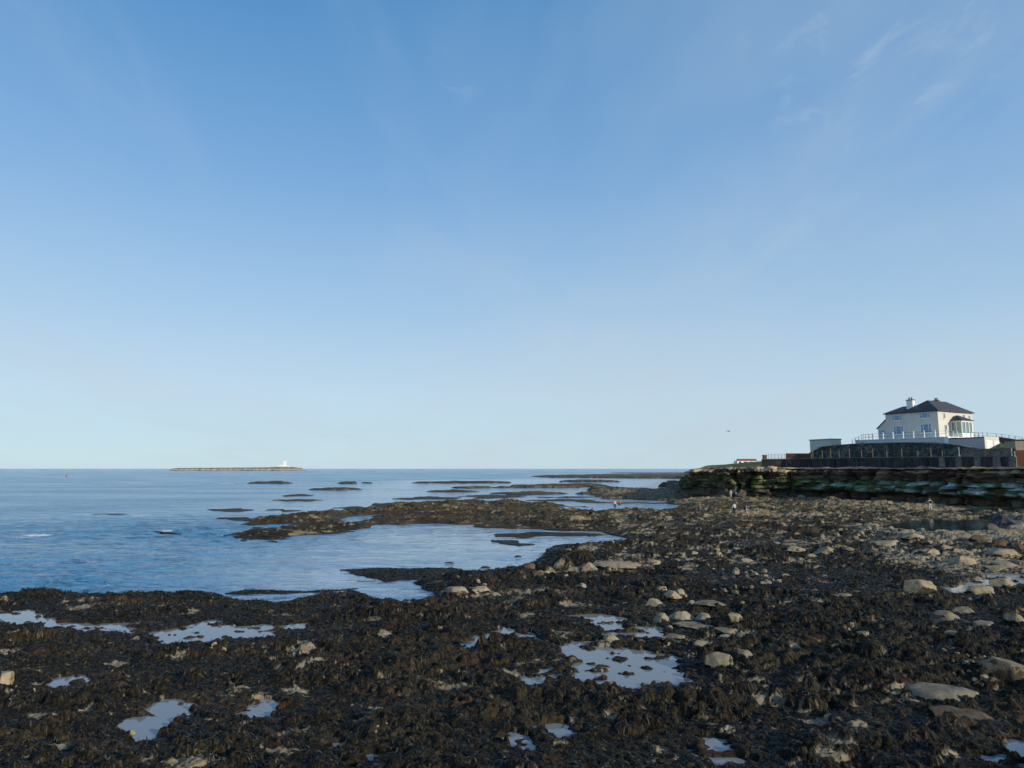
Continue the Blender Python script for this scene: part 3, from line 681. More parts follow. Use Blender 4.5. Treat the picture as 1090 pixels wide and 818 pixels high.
# ------------------------------------------------------------------ sea wall, fences, upper wall
m = MB('sea_wall_concrete', rough=.9, spec=.2)
wv = m.noise(1.0, 6, .7, sc=(1, 1, .35)); m.col(m.ramp(wv, (.28, (.018, .019, .018)), (.5, (.045, .045, .042)), (.66, (.085, .083, .075)), (.8, (.17, .165, .15)))); m.bump(wv, .5, .1); M_swall = m.m
M_swall2 = simple('weathered_render', (.15, .14, .12), .9, .5, 1.2, .05)
m = MB('rubble_stone', rough=.9, spec=.2)
vo = m.n('ShaderNodeTexVoronoi'); vo.inputs['Scale'].default_value = 1.5; m.link(m.coord((1, 1, 1.6)), vo.inputs['Vector'])
m.col(m.mix(m.ramp(m.noise(.8, 5, .7), (.4, (0, 0, 0)), (.62, (1, 1, 1))), (.035, .042, .036), m.ramp(vo.outputs['Color'], (.2, (.05, .055, .05)), (.8, (.20, .21, .20))))); m.bump(vo.outputs['Distance'], .6, .15); M_stone = m.m
m = MB('brick', rough=.9, spec=.2)
br = m.n('ShaderNodeTexBrick'); br.inputs['Color1'].default_value = (.23, .075, .042, 1); br.inputs['Color2'].default_value = (.15, .055, .035, 1); br.inputs['Mortar'].default_value = (.16, .13, .11, 1)
br.inputs['Scale'].default_value = 2.2; cxx = m.n('ShaderNodeTexCoord'); mp_ = m.n('ShaderNodeMapping'); mp_.inputs['Rotation'].default_value = (R(90), 0, 0); m.link(cxx.outputs['Object'], mp_.inputs[0]); m.link(mp_.outputs[0], br.inputs['Vector'])
m.col(m.mix(m.noise(.9, 4), br.outputs['Color'], (.10, .05, .035))); M_brick = m.m
M_ochre = simple('ochre_paint', (.25, .17, .08), .7, .3, 3, .01)
M_steel = simple('galvanised_steel', (.20, .21, .22), .5, .2, 6, 0, metal=.4)
M_darkm = simple('dark_railing_paint', (.03, .033, .036), .6, .3, 5, 0)
M_cream = simple('cream_render', (.55, .53, .46), .85, .07, .7, .01)
M_white = simple('white_paint', (.78, .78, .75), .6, .06, 1.3, .005)
M_bluew = simple('pale_blue_paint', (.50, .56, .60), .7, .08, .8, .01)
M_greyr = simple('grey_render', (.42, .43, .43), .85, .08, .9, .01)
M_conc = simple('pale_concrete', (.30, .29, .26), .9, .25, 1.5, .03)
M_slate = MB('roof_slate', rough=.6, spec=.4)
brk = M_slate.n('ShaderNodeTexBrick'); brk.inputs['Color1'].default_value = (.040, .042, .048, 1); brk.inputs['Color2'].default_value = (.062, .060, .064, 1); brk.inputs['Mortar'].default_value = (.02, .02, .022, 1)
brk.inputs['Scale'].default_value = 2.0; M_slate.link(M_slate.coord(), brk.inputs['Vector'])
M_slate.col(M_slate.mix(M_slate.ramp(M_slate.noise(.8, 5, .7), (.45, (0, 0, 0)), (.8, (.6, .6, .6))), brk.outputs['Color'], (.09, .075, .065))); M_slate = M_slate.m
M_glass = MB('window_glass', (.10, .17, .27), .06, .8, .65).m  # blue tint puts the reflected sky into the glass colour
M_glass2 = MB('sunroom_glass', (.20, .27, .25), .08, .8, .35).m
def seg_pts(l, back=0): return [(gx(a, d)+back*.55, d+back*.83) for a, d in l]
SWL = [(811, 156), (850, 153), (900, 145), (950, 135), (1000, 125), (1050, 117), (1086, 113)]
def interp_path(l, px, extra=0):
    d = float(np.interp(px, [a for a, b in l], [b for a, b in l]))+extra; return Vector((gx(px, d), d))
t = empty('sea_wall', (*interp_path(SWL, 950), 7.6), label='long dark stained concrete sea wall along the cliff top below the house', cat='wall')
org = Vector(t.location)
def loc(pts): return [(p[0]-org.x, p[1]-org.y) for p in pts]
pxs = list(range(811, 1087, 6))
pp = [interp_path(SWL, a) for a in pxs]; zt = [gz(float(np.interp(a, [811, 960, 1086], [489.6, 487.3, 486.5])), p.y) for a, p in zip(pxs, pp)]
bm = bmesh.new(); wall_path(bm, loc(pp), .6, [-.5]*len(pp), [z-org.z for z in zt]); hull_obj('wall_face', bm, M_swall, t)
bm = bmesh.new(); wall_path(bm, loc([p+Vector((-.09, -.12)) for p in pp]), .85, [z-org.z+.003 for z in zt], [z-org.z+.16 for z in zt]); hull_obj('coping', bm, M_swall2, t)
for a in (838, 862, 888, 913, 938, 962, 987, 1004, 1022, 1042, 1062, 1079):
    p = interp_path(SWL, a); q = interp_path(SWL, a+1); d = (q-p).normalized(); wd = .55 if a > 1000 else .3
    z = gz(float(np.interp(a, [811, 960, 1086], [489.6, 487.3, 486.5])), p.y)-org.z-.05
    nrm = Vector((d.y, -d.x)); A = p-Vector(org[:2]); ring = [A-d*wd, A+d*wd, A+d*wd+nrm*.35, A-d*wd+nrm*.35]
    ringt = [A-d*wd, A+d*wd, A+d*wd+nrm*.2, A-d*wd+nrm*.2]
    bm = bmesh.new(); solid(bm, [(r.x, r.y, -.5) for r in ring], [(r.x, r.y, z) for r in ringt]); hull_obj('buttress', bm, M_swall2 if a > 1000 else M_swall, t)
def fence(name, label, cat, posts, base, top, mat_post, mat_rail, rails, pr=.06, rr=.02, group=None, post_name='post'):
    "posts: list of (x,y); base/top heights per post"
    o0 = Vector((*posts[0], base[0])); t = empty(name, o0, label=label, cat=cat, group=group)
    for p, b, h in zip(posts, base, top):
        bm = bmesh.new(); x, y = p[0]-o0.x, p[1]-o0.y; tube(bm, (x, y, b-o0.z-.02), (x, y, h-o0.z), pr, pr*.92, 8)
        bmesh.ops.create_icosphere(bm, subdivisions=1, radius=pr*1.1, matrix=Matrix.Translation((x, y, h-o0.z))); hull_obj(post_name, bm, mat_post, t)
    for f in rails:
        bm = bmesh.new()
        for i in range(len(posts)-1):
            a, b = posts[i], posts[i+1]
            tube(bm, (a[0]-o0.x, a[1]-o0.y, base[i]+(top[i]-base[i])*f-o0.z), (b[0]-o0.x, b[1]-o0.y, base[i+1]+(top[i+1]-base[i+1])*f-o0.z), rr, n=5)
        hull_obj('rail', bm, mat_rail, t)
    return t
def on_wall(a, extra=.3):
    p = interp_path(SWL, a, extra); z = gz(float(np.interp(a, [811, 960, 1086], [489.6, 487.3, 486.5])), p.y)+.155; return p, z
pl_ = [on_wall(a) for a in (866, 876, 885, 894, 905, 918, 930, 945, 961, 978, 992, 1004)]
fence('post_fence', 'wire fence on ochre wooden posts standing along the top of the dark sea wall', 'fence', [tuple(p) for p, z in pl_], [z for p, z in pl_], [gz(478.2 if i % 2 == 0 else 480, p.y) for i, (p, z) in enumerate(pl_)], M_ochre, M_darkm, (.25, .5, .75, .96), .07, .015)
p, z = on_wall(1022); bm = bmesh.new(); tube(bm, (0, 0, 0), (0, 0, gz(476, p.y)-z), .12, .10, 8); tube(bm, (0, 0, 0), (0, 0, .2), .2, .18, 8)
o = hull_obj('concrete_post', bm, M_conc); o.location = (*p, z); props(o, 'tall pale concrete post standing on the sea wall in front of the garage side wall', 'post')
p, z = on_wall(1078); bm = bmesh.new(); tube(bm, (0, 0, 0), (0, 0, gz(478, p.y)-z), .09, .08, 8); tube(bm, (0, 0, 0), (0, 0, .2), .15, .13, 8)
o = hull_obj('metal_post', bm, M_steel); o.location = (*p, z); props(o, 'thin grey metal post near the right end of the sea wall', 'post')
# left end: brick pillar, railing, low brick wall
p, z = on_wall(814.5); t = empty('brick_pillar', (*p, z), label='short red brick pillar at the left end of the sea wall', cat='pillar')
boxo('shaft', M_brick, t, -.38, .38, -.38, .38, 0, gz(485.2, p.y)-z); h = gz(485.2, p.y)-z; boxo('cap', M_swall2, t, -.46, .46, -.46, .46, h+.003, h+.16)
pl_ = [on_wall(a) for a in (818.5, 822, 825.5, 829, 832.5, 836)]
fence('railing', 'short grey metal railing between the brick pillar and the low brick wall', 'railing', [tuple(p) for p, z in pl_], [z for p, z in pl_], [gz(483.6, p.y) for p, z in pl_], M_steel, M_steel, (.2, .6, .97), .05, .025)
pw = [on_wall(a, 1.2) for a in range(837, 867, 3)]
bm = bmesh.new(); o0 = pw[0][0]; wall_path(bm, [(p.x-o0.x, p.y-o0.y) for p, z in pw], .35, [7.5]*len(pw), [gz(482.8, p.y) for p, z in pw]); o = hull_obj('brick_wall', bm, M_brick); o.location = (o0.x, o0.y, 0)
props(o, 'low red brick garden wall below the small white flat-roofed building', 'wall')
# upper retaining wall
UW = [(862, 157), (900, 151), (950, 141.5), (1000, 132), (1048, 124)]
tops = ([862, 866, 876, 890, 910, 935, 965, 996, 1010, 1023, 1035, 1048], [483.5, 481.5, 476.3, 475, 473.4, 472.6, 471.9, 472.3, 473.4, 475, 477.5, 480.3])
pxs = list(range(862, 1049, 3)); pp = [interp_path(UW, a) for a in pxs]; o0 = pp[0]
bm = bmesh.new(); wall_path(bm, [(p.x-o0.x, p.y-o0.y) for p in pp], .7, [7.0]*len(pp), [gz(float(np.interp(a, *tops)), p.y) for a, p in zip(pxs, pp)])
t = empty('retaining_wall', (o0.x, o0.y, 0), label='dark mossy stone retaining wall curving up between the sea wall and the terrace of the house', cat='wall')
hull_obj('wall_face', bm, M_stone, t)
bm = bmesh.new(); tp = [gz(float(np.interp(a, *tops)), p.y) for a, p in zip(pxs, pp)]; wall_path(bm, [(p.x-o0.x-.1, p.y-o0.y-.12) for p in pp], .95, [z+.003 for z in tp], [z+.2 for z in tp]); hull_obj('coping', bm, M_swall2, t)
pxs = list(range(1024, 1082, 3)); RW = [(1024, 122.5), (1081, 116)]; pp = [interp_path(RW, a) for a in pxs]; o0 = pp[0]
bm = bmesh.new(); wall_path(bm, [(p.x-o0.x, p.y-o0.y) for p in pp], .5, [7.0]*len(pp), [gz(float(np.interp(a, [1024, 1034, 1081], [483.5, 481, 480.2])), p.y) for a, p in zip(pxs, pp)])
o = hull_obj('ramp_wall', bm, M_swall2); o.location = (o0.x, o0.y, 0); props(o, 'plain grey ramp wall below the white garage doors', 'wall')
# made ground behind the walls
bm = bmesh.new(); ring = [interp_path(UW, a, .55) for a in (868, 900, 950, 1000, 1024)]+[interp_path(RW, 1030, .6), interp_path(RW, 1078, .6), Vector((101, 128)), Vector((150, 150)), Vector((140, 185)), Vector((95, 190)), Vector((78, 172))]
solid(bm, [(q.x, q.y, 7.0) for q in ring], [(q.x, q.y, 10.95) for q in ring]); o = hull_obj('terrace_ground', bm, M_turf); props(o, kind='structure')

# ------------------------------------------------------------------ house
HA = math.atan2(.5, .866)       # local x runs along the lit front, local y along the shaded side
HB = 14.05
FL, FR_ = 12.0, 14.3
house = empty('house', (93.7, 150, HB), HA, 'large cream two-storey house with hipped slate roof on the terrace above the sea wall', 'house')
# local frame: x = right along the front (+), y = back-left along the shaded side (+)
bm = bmesh.new(); box(bm, 0, FR_, 0, 7.5, -2, 6.1); hull_obj('wall', bm, M_cream, house)
bm = bmesh.new(); box(bm, .02, 8, 7.5, 11.9, -2, 6.1); hull_obj('wing_wall', bm, M_cream, house)
bm = bmesh.new(); solid(bm, [(.05, 11.9, -2), (6, 11.9, -2), (6, 13.9, -2), (.05, 13.9, -2)], [(.05, 11.9, 4.7), (6, 11.9, 4.7), (6, 13.9, 2.9), (.05, 13.9, 2.9)]); hull_obj('lean_to', bm, M_cream, house)
def hip(name, x0, x1, y0, y1, z, zr, ra, rb, parent, e=.35, th=.14):
    "hip roof: eaves rectangle, ridge from ra to rb (x,y)"
    bm = bmesh.new(); E = [(x0-e, y0-e, z), (x1+e, y0-e, z), (x1+e, y1+e, z), (x0-e, y1+e, z)]
    b = [bm.verts.new(p) for p in E]; tt_ = [bm.verts.new((p[0], p[1], z+th)) for p in E]; A = bm.verts.new((*ra, zr)); B = bm.verts.new((*rb, zr))
    bm.faces.new(b[::-1])
    for i in range(4): bm.faces.new((b[i], b[(i+1) % 4], tt_[(i+1) % 4], tt_[i]))
    if ra[0] != rb[0]: bm.faces.new((tt_[0], tt_[1], B, A)); bm.faces.new((tt_[1], tt_[2], B)); bm.faces.new((tt_[2], tt_[3], A, B)); bm.faces.new((tt_[3], tt_[0], A))
    else: bm.faces.new((tt_[0], tt_[1], A)); bm.faces.new((tt_[1], tt_[2], B, A)); bm.faces.new((tt_[2], tt_[3], B)); bm.faces.new((tt_[3], tt_[0], A, B))
    return hull_obj(name, bm, M_slate, parent)
roof = hip('roof', 0, FR_, 0, 7.5, 6.1, 8.9, (3.2, 3.75), (11, 3.75), house)
hip('wing_roof', .02, 8, 7.9, 11.9, 6.095, 7.95, (3.6, 7.9), (3.6, 9.7), house)
bm = bmesh.new(); solid(bm, [(-.2, 11.9, 4.72), (6.2, 11.9, 4.72), (6.2, 14.15, 2.72), (-.2, 14.15, 2.72)], [(-.2, 11.9, 4.90), (6.2, 11.9, 4.90), (6.2, 14.15, 2.90), (-.2, 14.15, 2.90)]); hull_obj('lean_to_roof', bm, M_slate, house)
bm = bmesh.new(); box(bm, -.42, -.34, -.4, 12.2, 6.02, 6.2); box(bm, -.40, 14.7, -.42, -.34, 6.02, 6.2); hull_obj('gutter', bm, M_darkm, house)
bm = bmesh.new(); tube(bm, (-.09, 6.4, 0), (-.09, 6.4, 6.05), .07, n=6); hull_obj('downpipe', bm, M_white, house)
def chimney(x, y, z0, z1, sx, mat, pot=True):
    bm = bmesh.new(); box(bm, x-sx/2, x+sx/2, y-sx*.75, y+sx*.75, z0, z1); ch = hull_obj('chimney', bm, mat, house)
    bm = bmesh.new(); box(bm, x-sx/2-.1, x+sx/2+.1, y-sx*.75-.1, y+sx*.75+.1, z1+.003, z1+.2)
    for k_ in (-.3, .3): tube(bm, (x, y+k_*sx, z1+.2), (x, y+k_*sx, z1+.75), .17, .14, 8)
    hull_obj('chimney_pot', bm, M_brown, ch)
M_brown = simple('brown_clay', (.15, .10, .075), .8, .3, 3, .01)
chimney(1.7, 6.7, 6.3, 9.0, .95, M_white); chimney(9.2, 5.0, 7.6, 9.1, .7, M_brown)
def window(parent, face, a0, a1, z0, z1, lights, glass=None):
    "face 'L': plane x=0 facing -x, a along y; face 'F': plane y=0 facing -y, a along x"
    d = .06; fr = .075
    def P3(a, dpt, z): return (-dpt, a, z) if face[0] == 'L' else (a, -dpt, z)
    o_ = face[1] if isinstance(face, tuple) else 0
    def bx3(bm, a, b, d0, d1, c, e_):
        if face[0] == 'L': box(bm, o_-d1, o_-d0, a, b, c, e_)
        else: box(bm, a, b, o_-d1, o_-d0, c, e_)
    bm = bmesh.new()
    bx3(bm, a0, a1, .003, d, z0, z0+fr); bx3(bm, a0, a1, .003, d, z1-fr, z1)
    cuts = [a0+fr/2]
    for q in lights[:-1]: cuts.append(a0+(a1-a0)*q)
    cuts.append(a1-fr/2)
    for q in cuts: bx3(bm, q-fr/2, q+fr/2, .003, d-.003, z0+fr+.001, z1-fr-.001)
    # transoms on the side lights
    if len(lights) >= 3:
        for (q0, q1) in ((cuts[0], cuts[1]), (cuts[-2], cuts[-1])): bx3(bm, q0+fr/2, q1-fr/2, .003, d-.006, z1-.42*(z1-z0), z1-.42*(z1-z0)+.05)
    wi = hull_obj('window', bm, M_white, parent)
    bm = bmesh.new(); bx3(bm, a0+.02, a1-.02, .004, .02, z0+.02, z1-.02); hull_obj('pane', bm, glass or M_glass, wi)
    bm = bmesh.new(); bx3(bm, a0-.08, a1+.08, .004, .14, z0-.10, z0-.003); hull_obj('sill', bm, M_white, wi)
window(house, ('L', 0), 1.5, 3.9, 1.35, 3.35, (.25, .75, 1)); window(house, ('L', 0), 1.6, 4.0, 4.65, 5.85, (.25, .75, 1))
window(house, ('L', .02), 7.5+.25, 10.1, 1.25, 3.2, (.25, .75, 1)); window(house, ('L', .02), 7.9, 10.3, 4.5, 5.75, (.25, .75, 1))
window(house, ('L', .05), 12.15, 13.7, 1.4, 2.5, (.65, 1))
window(house, ('F', 0), 2.1, 3.0, 4.4, 5.7, (.5, 1)); window(house, ('F', 0), 2.3, 3.3, 1.1, 3.1, (.5, 1)); window(house, ('F', 0), 10.2, 11.1, 4.5, 5.7, (.5, 1))
window(house, ('F', 0), 12.6, 13.4, 4.5, 5.6, (.5, 1))
# sunroom with its own roof, in front of the lit front
sr = hull_obj('sunroom', (lambda b: (box(b, 4.9, 9.3, -2.3, -.003, -.5, 1.2), box(b, 4.9, 9.3, -2.3, -.003, 3.7, 4.0),
    [box(b, x_-.09, x_+.09, -2.3, -2.12, 1.2, 3.7) for x_ in (4.99, 6.45, 7.9, 9.21)], [box(b, 4.9, 5.08, y_-.09, y_+.09, 1.2, 3.7) for y_ in (-1.15, -.12)], b)[-1])(bmesh.new()), M_white, house)
bm = bmesh.new(); box(bm, 4.97, 9.2, -2.2, -.01, 1.2, 3.7); hull_obj('glazing', bm, M_glass2, sr)
hip('sunroom_roof', 4.9, 9.3, -2.3, -.35, 4.0, 5.3, (6.4, -.5), (7.6, -.5), sr, .3, .1)
# terrace the house stands on
ter = empty('terrace', (93.7, 150, HB), HA, 'pale blue painted terrace wall and deck in front of the cream house', 'terrace')
boxo('terrace_wall', M_bluew, ter, -7.88, 15.5, -5.84, 14.6, -3.2, -.16); boxo('deck_edge', M_white, ter, -8.0, 15.6, -5.96, 14.7, -.157, -.003)
boxo('corner_pier', M_white, ter, -8.06, -7.3, -6.02, -5.2, -3.2, -.16)
def hl(x, y): return (93.7+math.cos(HA)*x-math.sin(HA)*y, 150+math.sin(HA)*x+math.cos(HA)*y)
ys = [-5.5+i*2.25 for i in range(9)]
fence('terrace_railing', 'railing of white posts and thin dark rails along the pale blue terrace wall', 'railing', [hl(-7.7, y) for y in ys], [HB]*9, [HB+1.35]*9, M_white, M_darkm, (.45, .9), .14, .025)
xs = [-7.0+i*1.75 for i in range(8)]
fence('terrace_railing', 'white post railing along the lit front edge of the terrace beside the sunroom', 'railing', [hl(x, -5.6) for x in xs], [HB]*8, [HB+1.2]*8, M_white, M_darkm, (.5, .95), .07, .02)
gr = [interp_path([(905, 158), (935, 158)], a) for a in (909, 912.5, 916, 919.5, 923, 927, 931)]
fence('stair_railing', 'short dark railing stepping down at the left end of the pale terrace', 'railing', [tuple(p) for p in gr], [gz(y, p.y) for y, p in zip((474, 472.5, 471, 470, 469, 469, 469), gr)], [gz(y, p.y) for y, p in zip((468.5, 466.5, 465, 463, 462.8, 462.6, 462.4), gr)], M_darkm, M_steel, (.5, .97), .06, .03)
bm = bmesh.new(); A = interp_path([(905, 157), (935, 157)], 910); Bp = interp_path([(905, 157), (935, 157)], 925)
for i in range(7):
    a_ = A.lerp(Bp, i/7); b_ = A.lerp(Bp, (i+1)/7-.002); z_ = gz(474.5-i*.85, 157); solid(bm, [(q.x-A.x, q.y-A.y, 10.5) for q in (a_, b_, b_+Vector((.5, 1.4)), a_+Vector((.5, 1.4)))], [(q.x-A.x, q.y-A.y, z_) for q in (a_, b_, b_+Vector((.5, 1.4)), a_+Vector((.5, 1.4)))])
o = hull_obj('stone_steps', bm, M_conc); o.location = (A.x, A.y, 0); props(o, 'small flight of grey steps at the left end of the pale blue terrace wall', 'steps')
# garage
ga = empty('garage', (*hl(-7.9, -12.7), 10.95), HA, 'low flat-roofed garage with grey side wall and two white doors right of the terrace', 'garage')
bm = bmesh.new(); box(bm, .003, 6.9, .16, 6.7, -.3, 2.6); hull_obj('side_wall', bm, M_greyr, ga)
bm = bmesh.new(); box(bm, 0, 6.9, 0, .157, 2.15, 2.85); [box(bm, a, b, 0, .157, -.3, 2.15) for a, b in ((0, .7), (3.2, 3.7), (6.2, 6.9))]; hull_obj('front_wall', bm, M_cream, ga)
bm = bmesh.new(); box(bm, -.1, 7.0, .2, 6.8, 2.603, 2.78); hull_obj('flat_roof', bm, M_darkm, ga)
for a, b in ((.7, 3.2), (3.7, 6.2)):
    bm = bmesh.new(); box(bm, a+.003, b-.003, .06, .14, -.1, 2.147)
    for k_ in range(5): box(bm, a+.08, b-.08, .035, .058, .05+k_*.42, .42+k_*.42)
    d_ = hull_obj('garage_door', bm, M_white, ga); bm = bmesh.new(); box(bm, (a+b)/2-.1, (a+b)/2+.1, .0, .034, .95, 1.0); hull_obj('handle', bm, M_darkm, d_)
# railing behind the garage
qs = [interp_path([(1030, 147), (1100, 140)], a) for a in (1036, 1040, 1044.5, 1049, 1054, 1063.5, 1069.5, 1077, 1083.5, 1091)]
fence('road_railing', 'thin grey railing against the sky behind the garage', 'railing', [tuple(q) for q in qs], [13.3]*10, [gz(y, q.y) for y, q in zip((460.5, 460.5, 460.8, 460.6, 461, 461.6, 462.4, 463.2, 464.2, 465.6), qs)], M_steel, M_steel, (.6, .97), .055, .025)
bm = bmesh.new(); ring = [qs[0]+Vector((-1, -.6)), qs[-1]+Vector((3, -.6)), qs[-1]+Vector((3, 6)), qs[0]+Vector((-1, 6))]
solid(bm, [(q.x, q.y, 10.9) for q in ring], [(q.x, q.y, 13.3) for q in ring]); o = hull_obj('upper_ground', bm, M_turf); props(o, kind='structure')
# brick gateway and brick outbuilding at the right edge
gw = empty('brick_gateway', (gx(1066, 127), 127, 10.9), 0, 'dark red brick arch wall between the garage and the brick outbuilding', 'wall')
g2 = Vector((gx(1083, 119)-gx(1066, 127), -8))
bm = bmesh.new(); zt0 = gz(465.2, 127)-10.9; zt1 = gz(467.6, 119)-10.9
solid(bm, [(0, 0, zt0-1.0), (g2.x, g2.y, zt1-1.7), (g2.x+.3, g2.y+.4, zt1-1.7), (.3, .4, zt0-1.0)], [(0, 0, zt0), (g2.x, g2.y, zt1), (g2.x+.3, g2.y+.4, zt1), (.3, .4, zt0)]); hull_obj('beam', bm, M_brick, gw)
bm = bmesh.new(); c0 = g2*.82; solid(bm, [(c0.x, c0.y, -2.5), (g2.x, g2.y, -2.5), (g2.x+.3, g2.y+.4, -2.5), (c0.x+.3, c0.y+.4, -2.5)], [(c0.x, c0.y, zt1-1.55), (g2.x, g2.y, zt1-1.703), (g2.x+.3, g2.y+.4, zt1-1.703), (c0.x+.3, c0.y+.4, zt1-1.55)]); hull_obj('pier', bm, M_brick, gw)
bm = bmesh.new(); a0 = Vector((gx(1065, 133), 133)); a1 = Vector((gx(1082, 129), 129))
solid(bm, [(a0.x, a0.y, 10.9), (a1.x, a1.y, 10.9), (gx(1082, 135), 135, 10.9), (gx(1069, 139.5), 139.5, 10.9)], [(a0.x, a0.y, gz(476.5, 133)), (a1.x, a1.y, gz(477, 129)), (gx(1082, 135), 135, gz(470, 135)), (gx(1069, 139.5), 139.5, gz(470, 139.5))])
o = hull_obj('grass_slope', bm, simple('lawn', (.09, .16, .03), .95, .3, 2, .05)); props(o, kind='structure')
ob = empty('brick_outbuilding', (gx(1083, 117), 117, 9.2), R(-18), 'flat-roofed brick outbuilding at the right edge above the sea wall', 'building')
boxo('brick_base', M_brick, ob, 0, 7, 0, 5, -2, gz(479.5, 117)-9.2); boxo('upper_wall', simple('buff_render', (.36, .29, .20), .9, .2, 1.5, .02), ob, .003, 6.99, .003, 4.99, gz(479.5, 117)-9.2+.003, gz(469, 117)-9.2)
boxo('roof', M_darkm, ob, -.15, 7.15, -.15, 5.15, gz(469, 117)-9.2+.003, gz(468, 117)-9.2)
# small white building
wb = empty('flat_roof_building', (gx(886, 166), 166, 10.9), R(20), 'small white flat-roofed building with one window left of the house', 'building')
H_ = gz(468, 166)-10.9
boxo('wall', M_cream, wb, 0, 3.2, 0, 6.8, -1, H_); boxo('roof', M_conc, wb, -.15, 3.35, -.15, 6.95, H_+.003, H_+.22)
window(wb, ('L', 0), 3.2, 4.6, 1.3, 2.3, (.5, 1))
boxo('base_course', M_conc, wb, -.05, -.003, 0, 6.8, -1, .25)
# far white cottage with red roof
fb = empty('cottage', (gx(785, 400), 400, 9.85), 0, 'far white cottages with red roof just above the grassy headland', 'cottage')
boxo('wall', M_white, fb, 0, 11.5, 0, 6, -1.5, 2.15)
bm = bmesh.new(); solid(bm, [(1.2, -.3, 2.153), (11.8, -.3, 2.153), (11.8, 6.3, 2.153), (1.2, 6.3, 2.153)], [(1.2, 2.6, 3.3), (11.6, 2.6, 3.3), (11.6, 3.4, 3.3), (1.2, 3.4, 3.3)]); hull_obj('roof', bm, simple('red_tile', (.33, .07, .05), .8, .2, 1, 0), fb)
for a in (1.0, 4.2, 7.6): boxo('window', M_darkm, fb, a, a+1.3, -.05, -.003, .8, 1.7)

# ------------------------------------------------------------------ island with lighthouse
ID = 2500.
ux = np.linspace(gx(186, ID), gx(323, ID), 260); uy = np.linspace(-45, 60, 30); IY, IX = np.meshgrid(uy, ux, indexing='ij')
fxx = (IX-ux[0])/(ux[-1]-ux[0])
prof = np.interp(fxx, [0, .01, .05, .4, .7, .82, .90, .97, 1], [0, 8.0, 10, 10.8, 12, 14.5, 13.5, 9.2, 0])
IZ = prof*ss(-46, -30, IY+4*perlin(IX/14, IY/10, 250))*ss(61, 30, IY)+.8*fbm(IX/12, IY/12, 3, 252)*(prof > 1)-.6
m = MB('island_ground', rough=.95, spec=.1); nn = m.noise(.06, 6, .75, sc=(1, 1, 4)); gg = m.n('ShaderNodeNewGeometry'); s3 = m.n('ShaderNodeSeparateXYZ'); m.link(gg.outputs['Position'], s3.inputs[0])
zf = m.math('ADD', m.math('MULTIPLY', s3.outputs[2], .1), m.math('MULTIPLY', nn, .5))
m.col(m.ramp(zf, (.30, (.15, .13, .11)), (.55, (.42, .37, .31)), (.85, (.27, .23, .18)), (1.15, (.22, .20, .15)))); M_isl = m.m
isl = grid_mesh('island', np.stack([IX, IY+ID, IZ], -1).reshape(-1, 3), 30, 260, mat=M_isl); props(isl, kind='structure')
lx = gx(303.4, ID)
lh = empty('lighthouse', (lx, ID-5, 11), 0, 'white lighthouse tower with keepers buildings on the low island', 'lighthouse')
zt_ = gz(490.9, ID)-11
boxo('tower', M_white, lh, -4.6, 4.6, -4.6, 4.6, -3, zt_)
bm = bmesh.new(); tube(bm, (0, 0, zt_+.01), (0, 0, zt_+3.2), 2.3, 2.3, 12); hull_obj('lantern', bm, M_white, lh); bm = bmesh.new(); tube(bm, (0, 0, zt_+3.21), (0, 0, zt_+5.2), 2.6, .2, 12); hull_obj('lantern_roof', bm, M_darkm, lh)
bm = bmesh.new(); box(bm, -24, 11, -11, -4.7, -3, 7.2); box(bm, -15, -9, -11.01, -4.9, 7.21, 10.5); hull_obj('keepers_house', bm, M_white, lh)
boxo('low_wing', M_white, lh, 11.01, 19, -11, -4.7, -4, 6.0)
bm = bmesh.new(); box(bm, -7, 7, 0, 6, -3, 4.0); solid(bm, [(-7.3, -.3, 4.01), (7.3, -.3, 4.01), (7.3, 6.3, 4.01), (-7.3, 6.3, 4.01)], [(-7.3, 2.7, 5.4), (7.3, 2.7, 5.4), (7.3, 3.2, 5.4), (-7.3, 3.2, 5.4)])
o = hull_obj('island_cottage', bm, M_white); o.location = (gx(287, ID), ID-15, 9.3); props(o, 'small white cottage on the island left of the lighthouse', 'cottage')
# buoy
bxp, byp = gp(71, 507.3); bm = bmesh.new(); tube(bm, (0, 0, -.3), (0, 0, .8), .9, .9, 12); tube(bm, (0, 0, .8), (0, 0, 2.4), .8, .15, 12)
o = hull_obj('buoy', bm, simple('red_buoy_paint', (.6, .05, .06), .5, .1, 2, 0)); o.location = (bxp, byp, 0); props(o, 'small red buoy floating far out on the sea at the left', 'buoy')
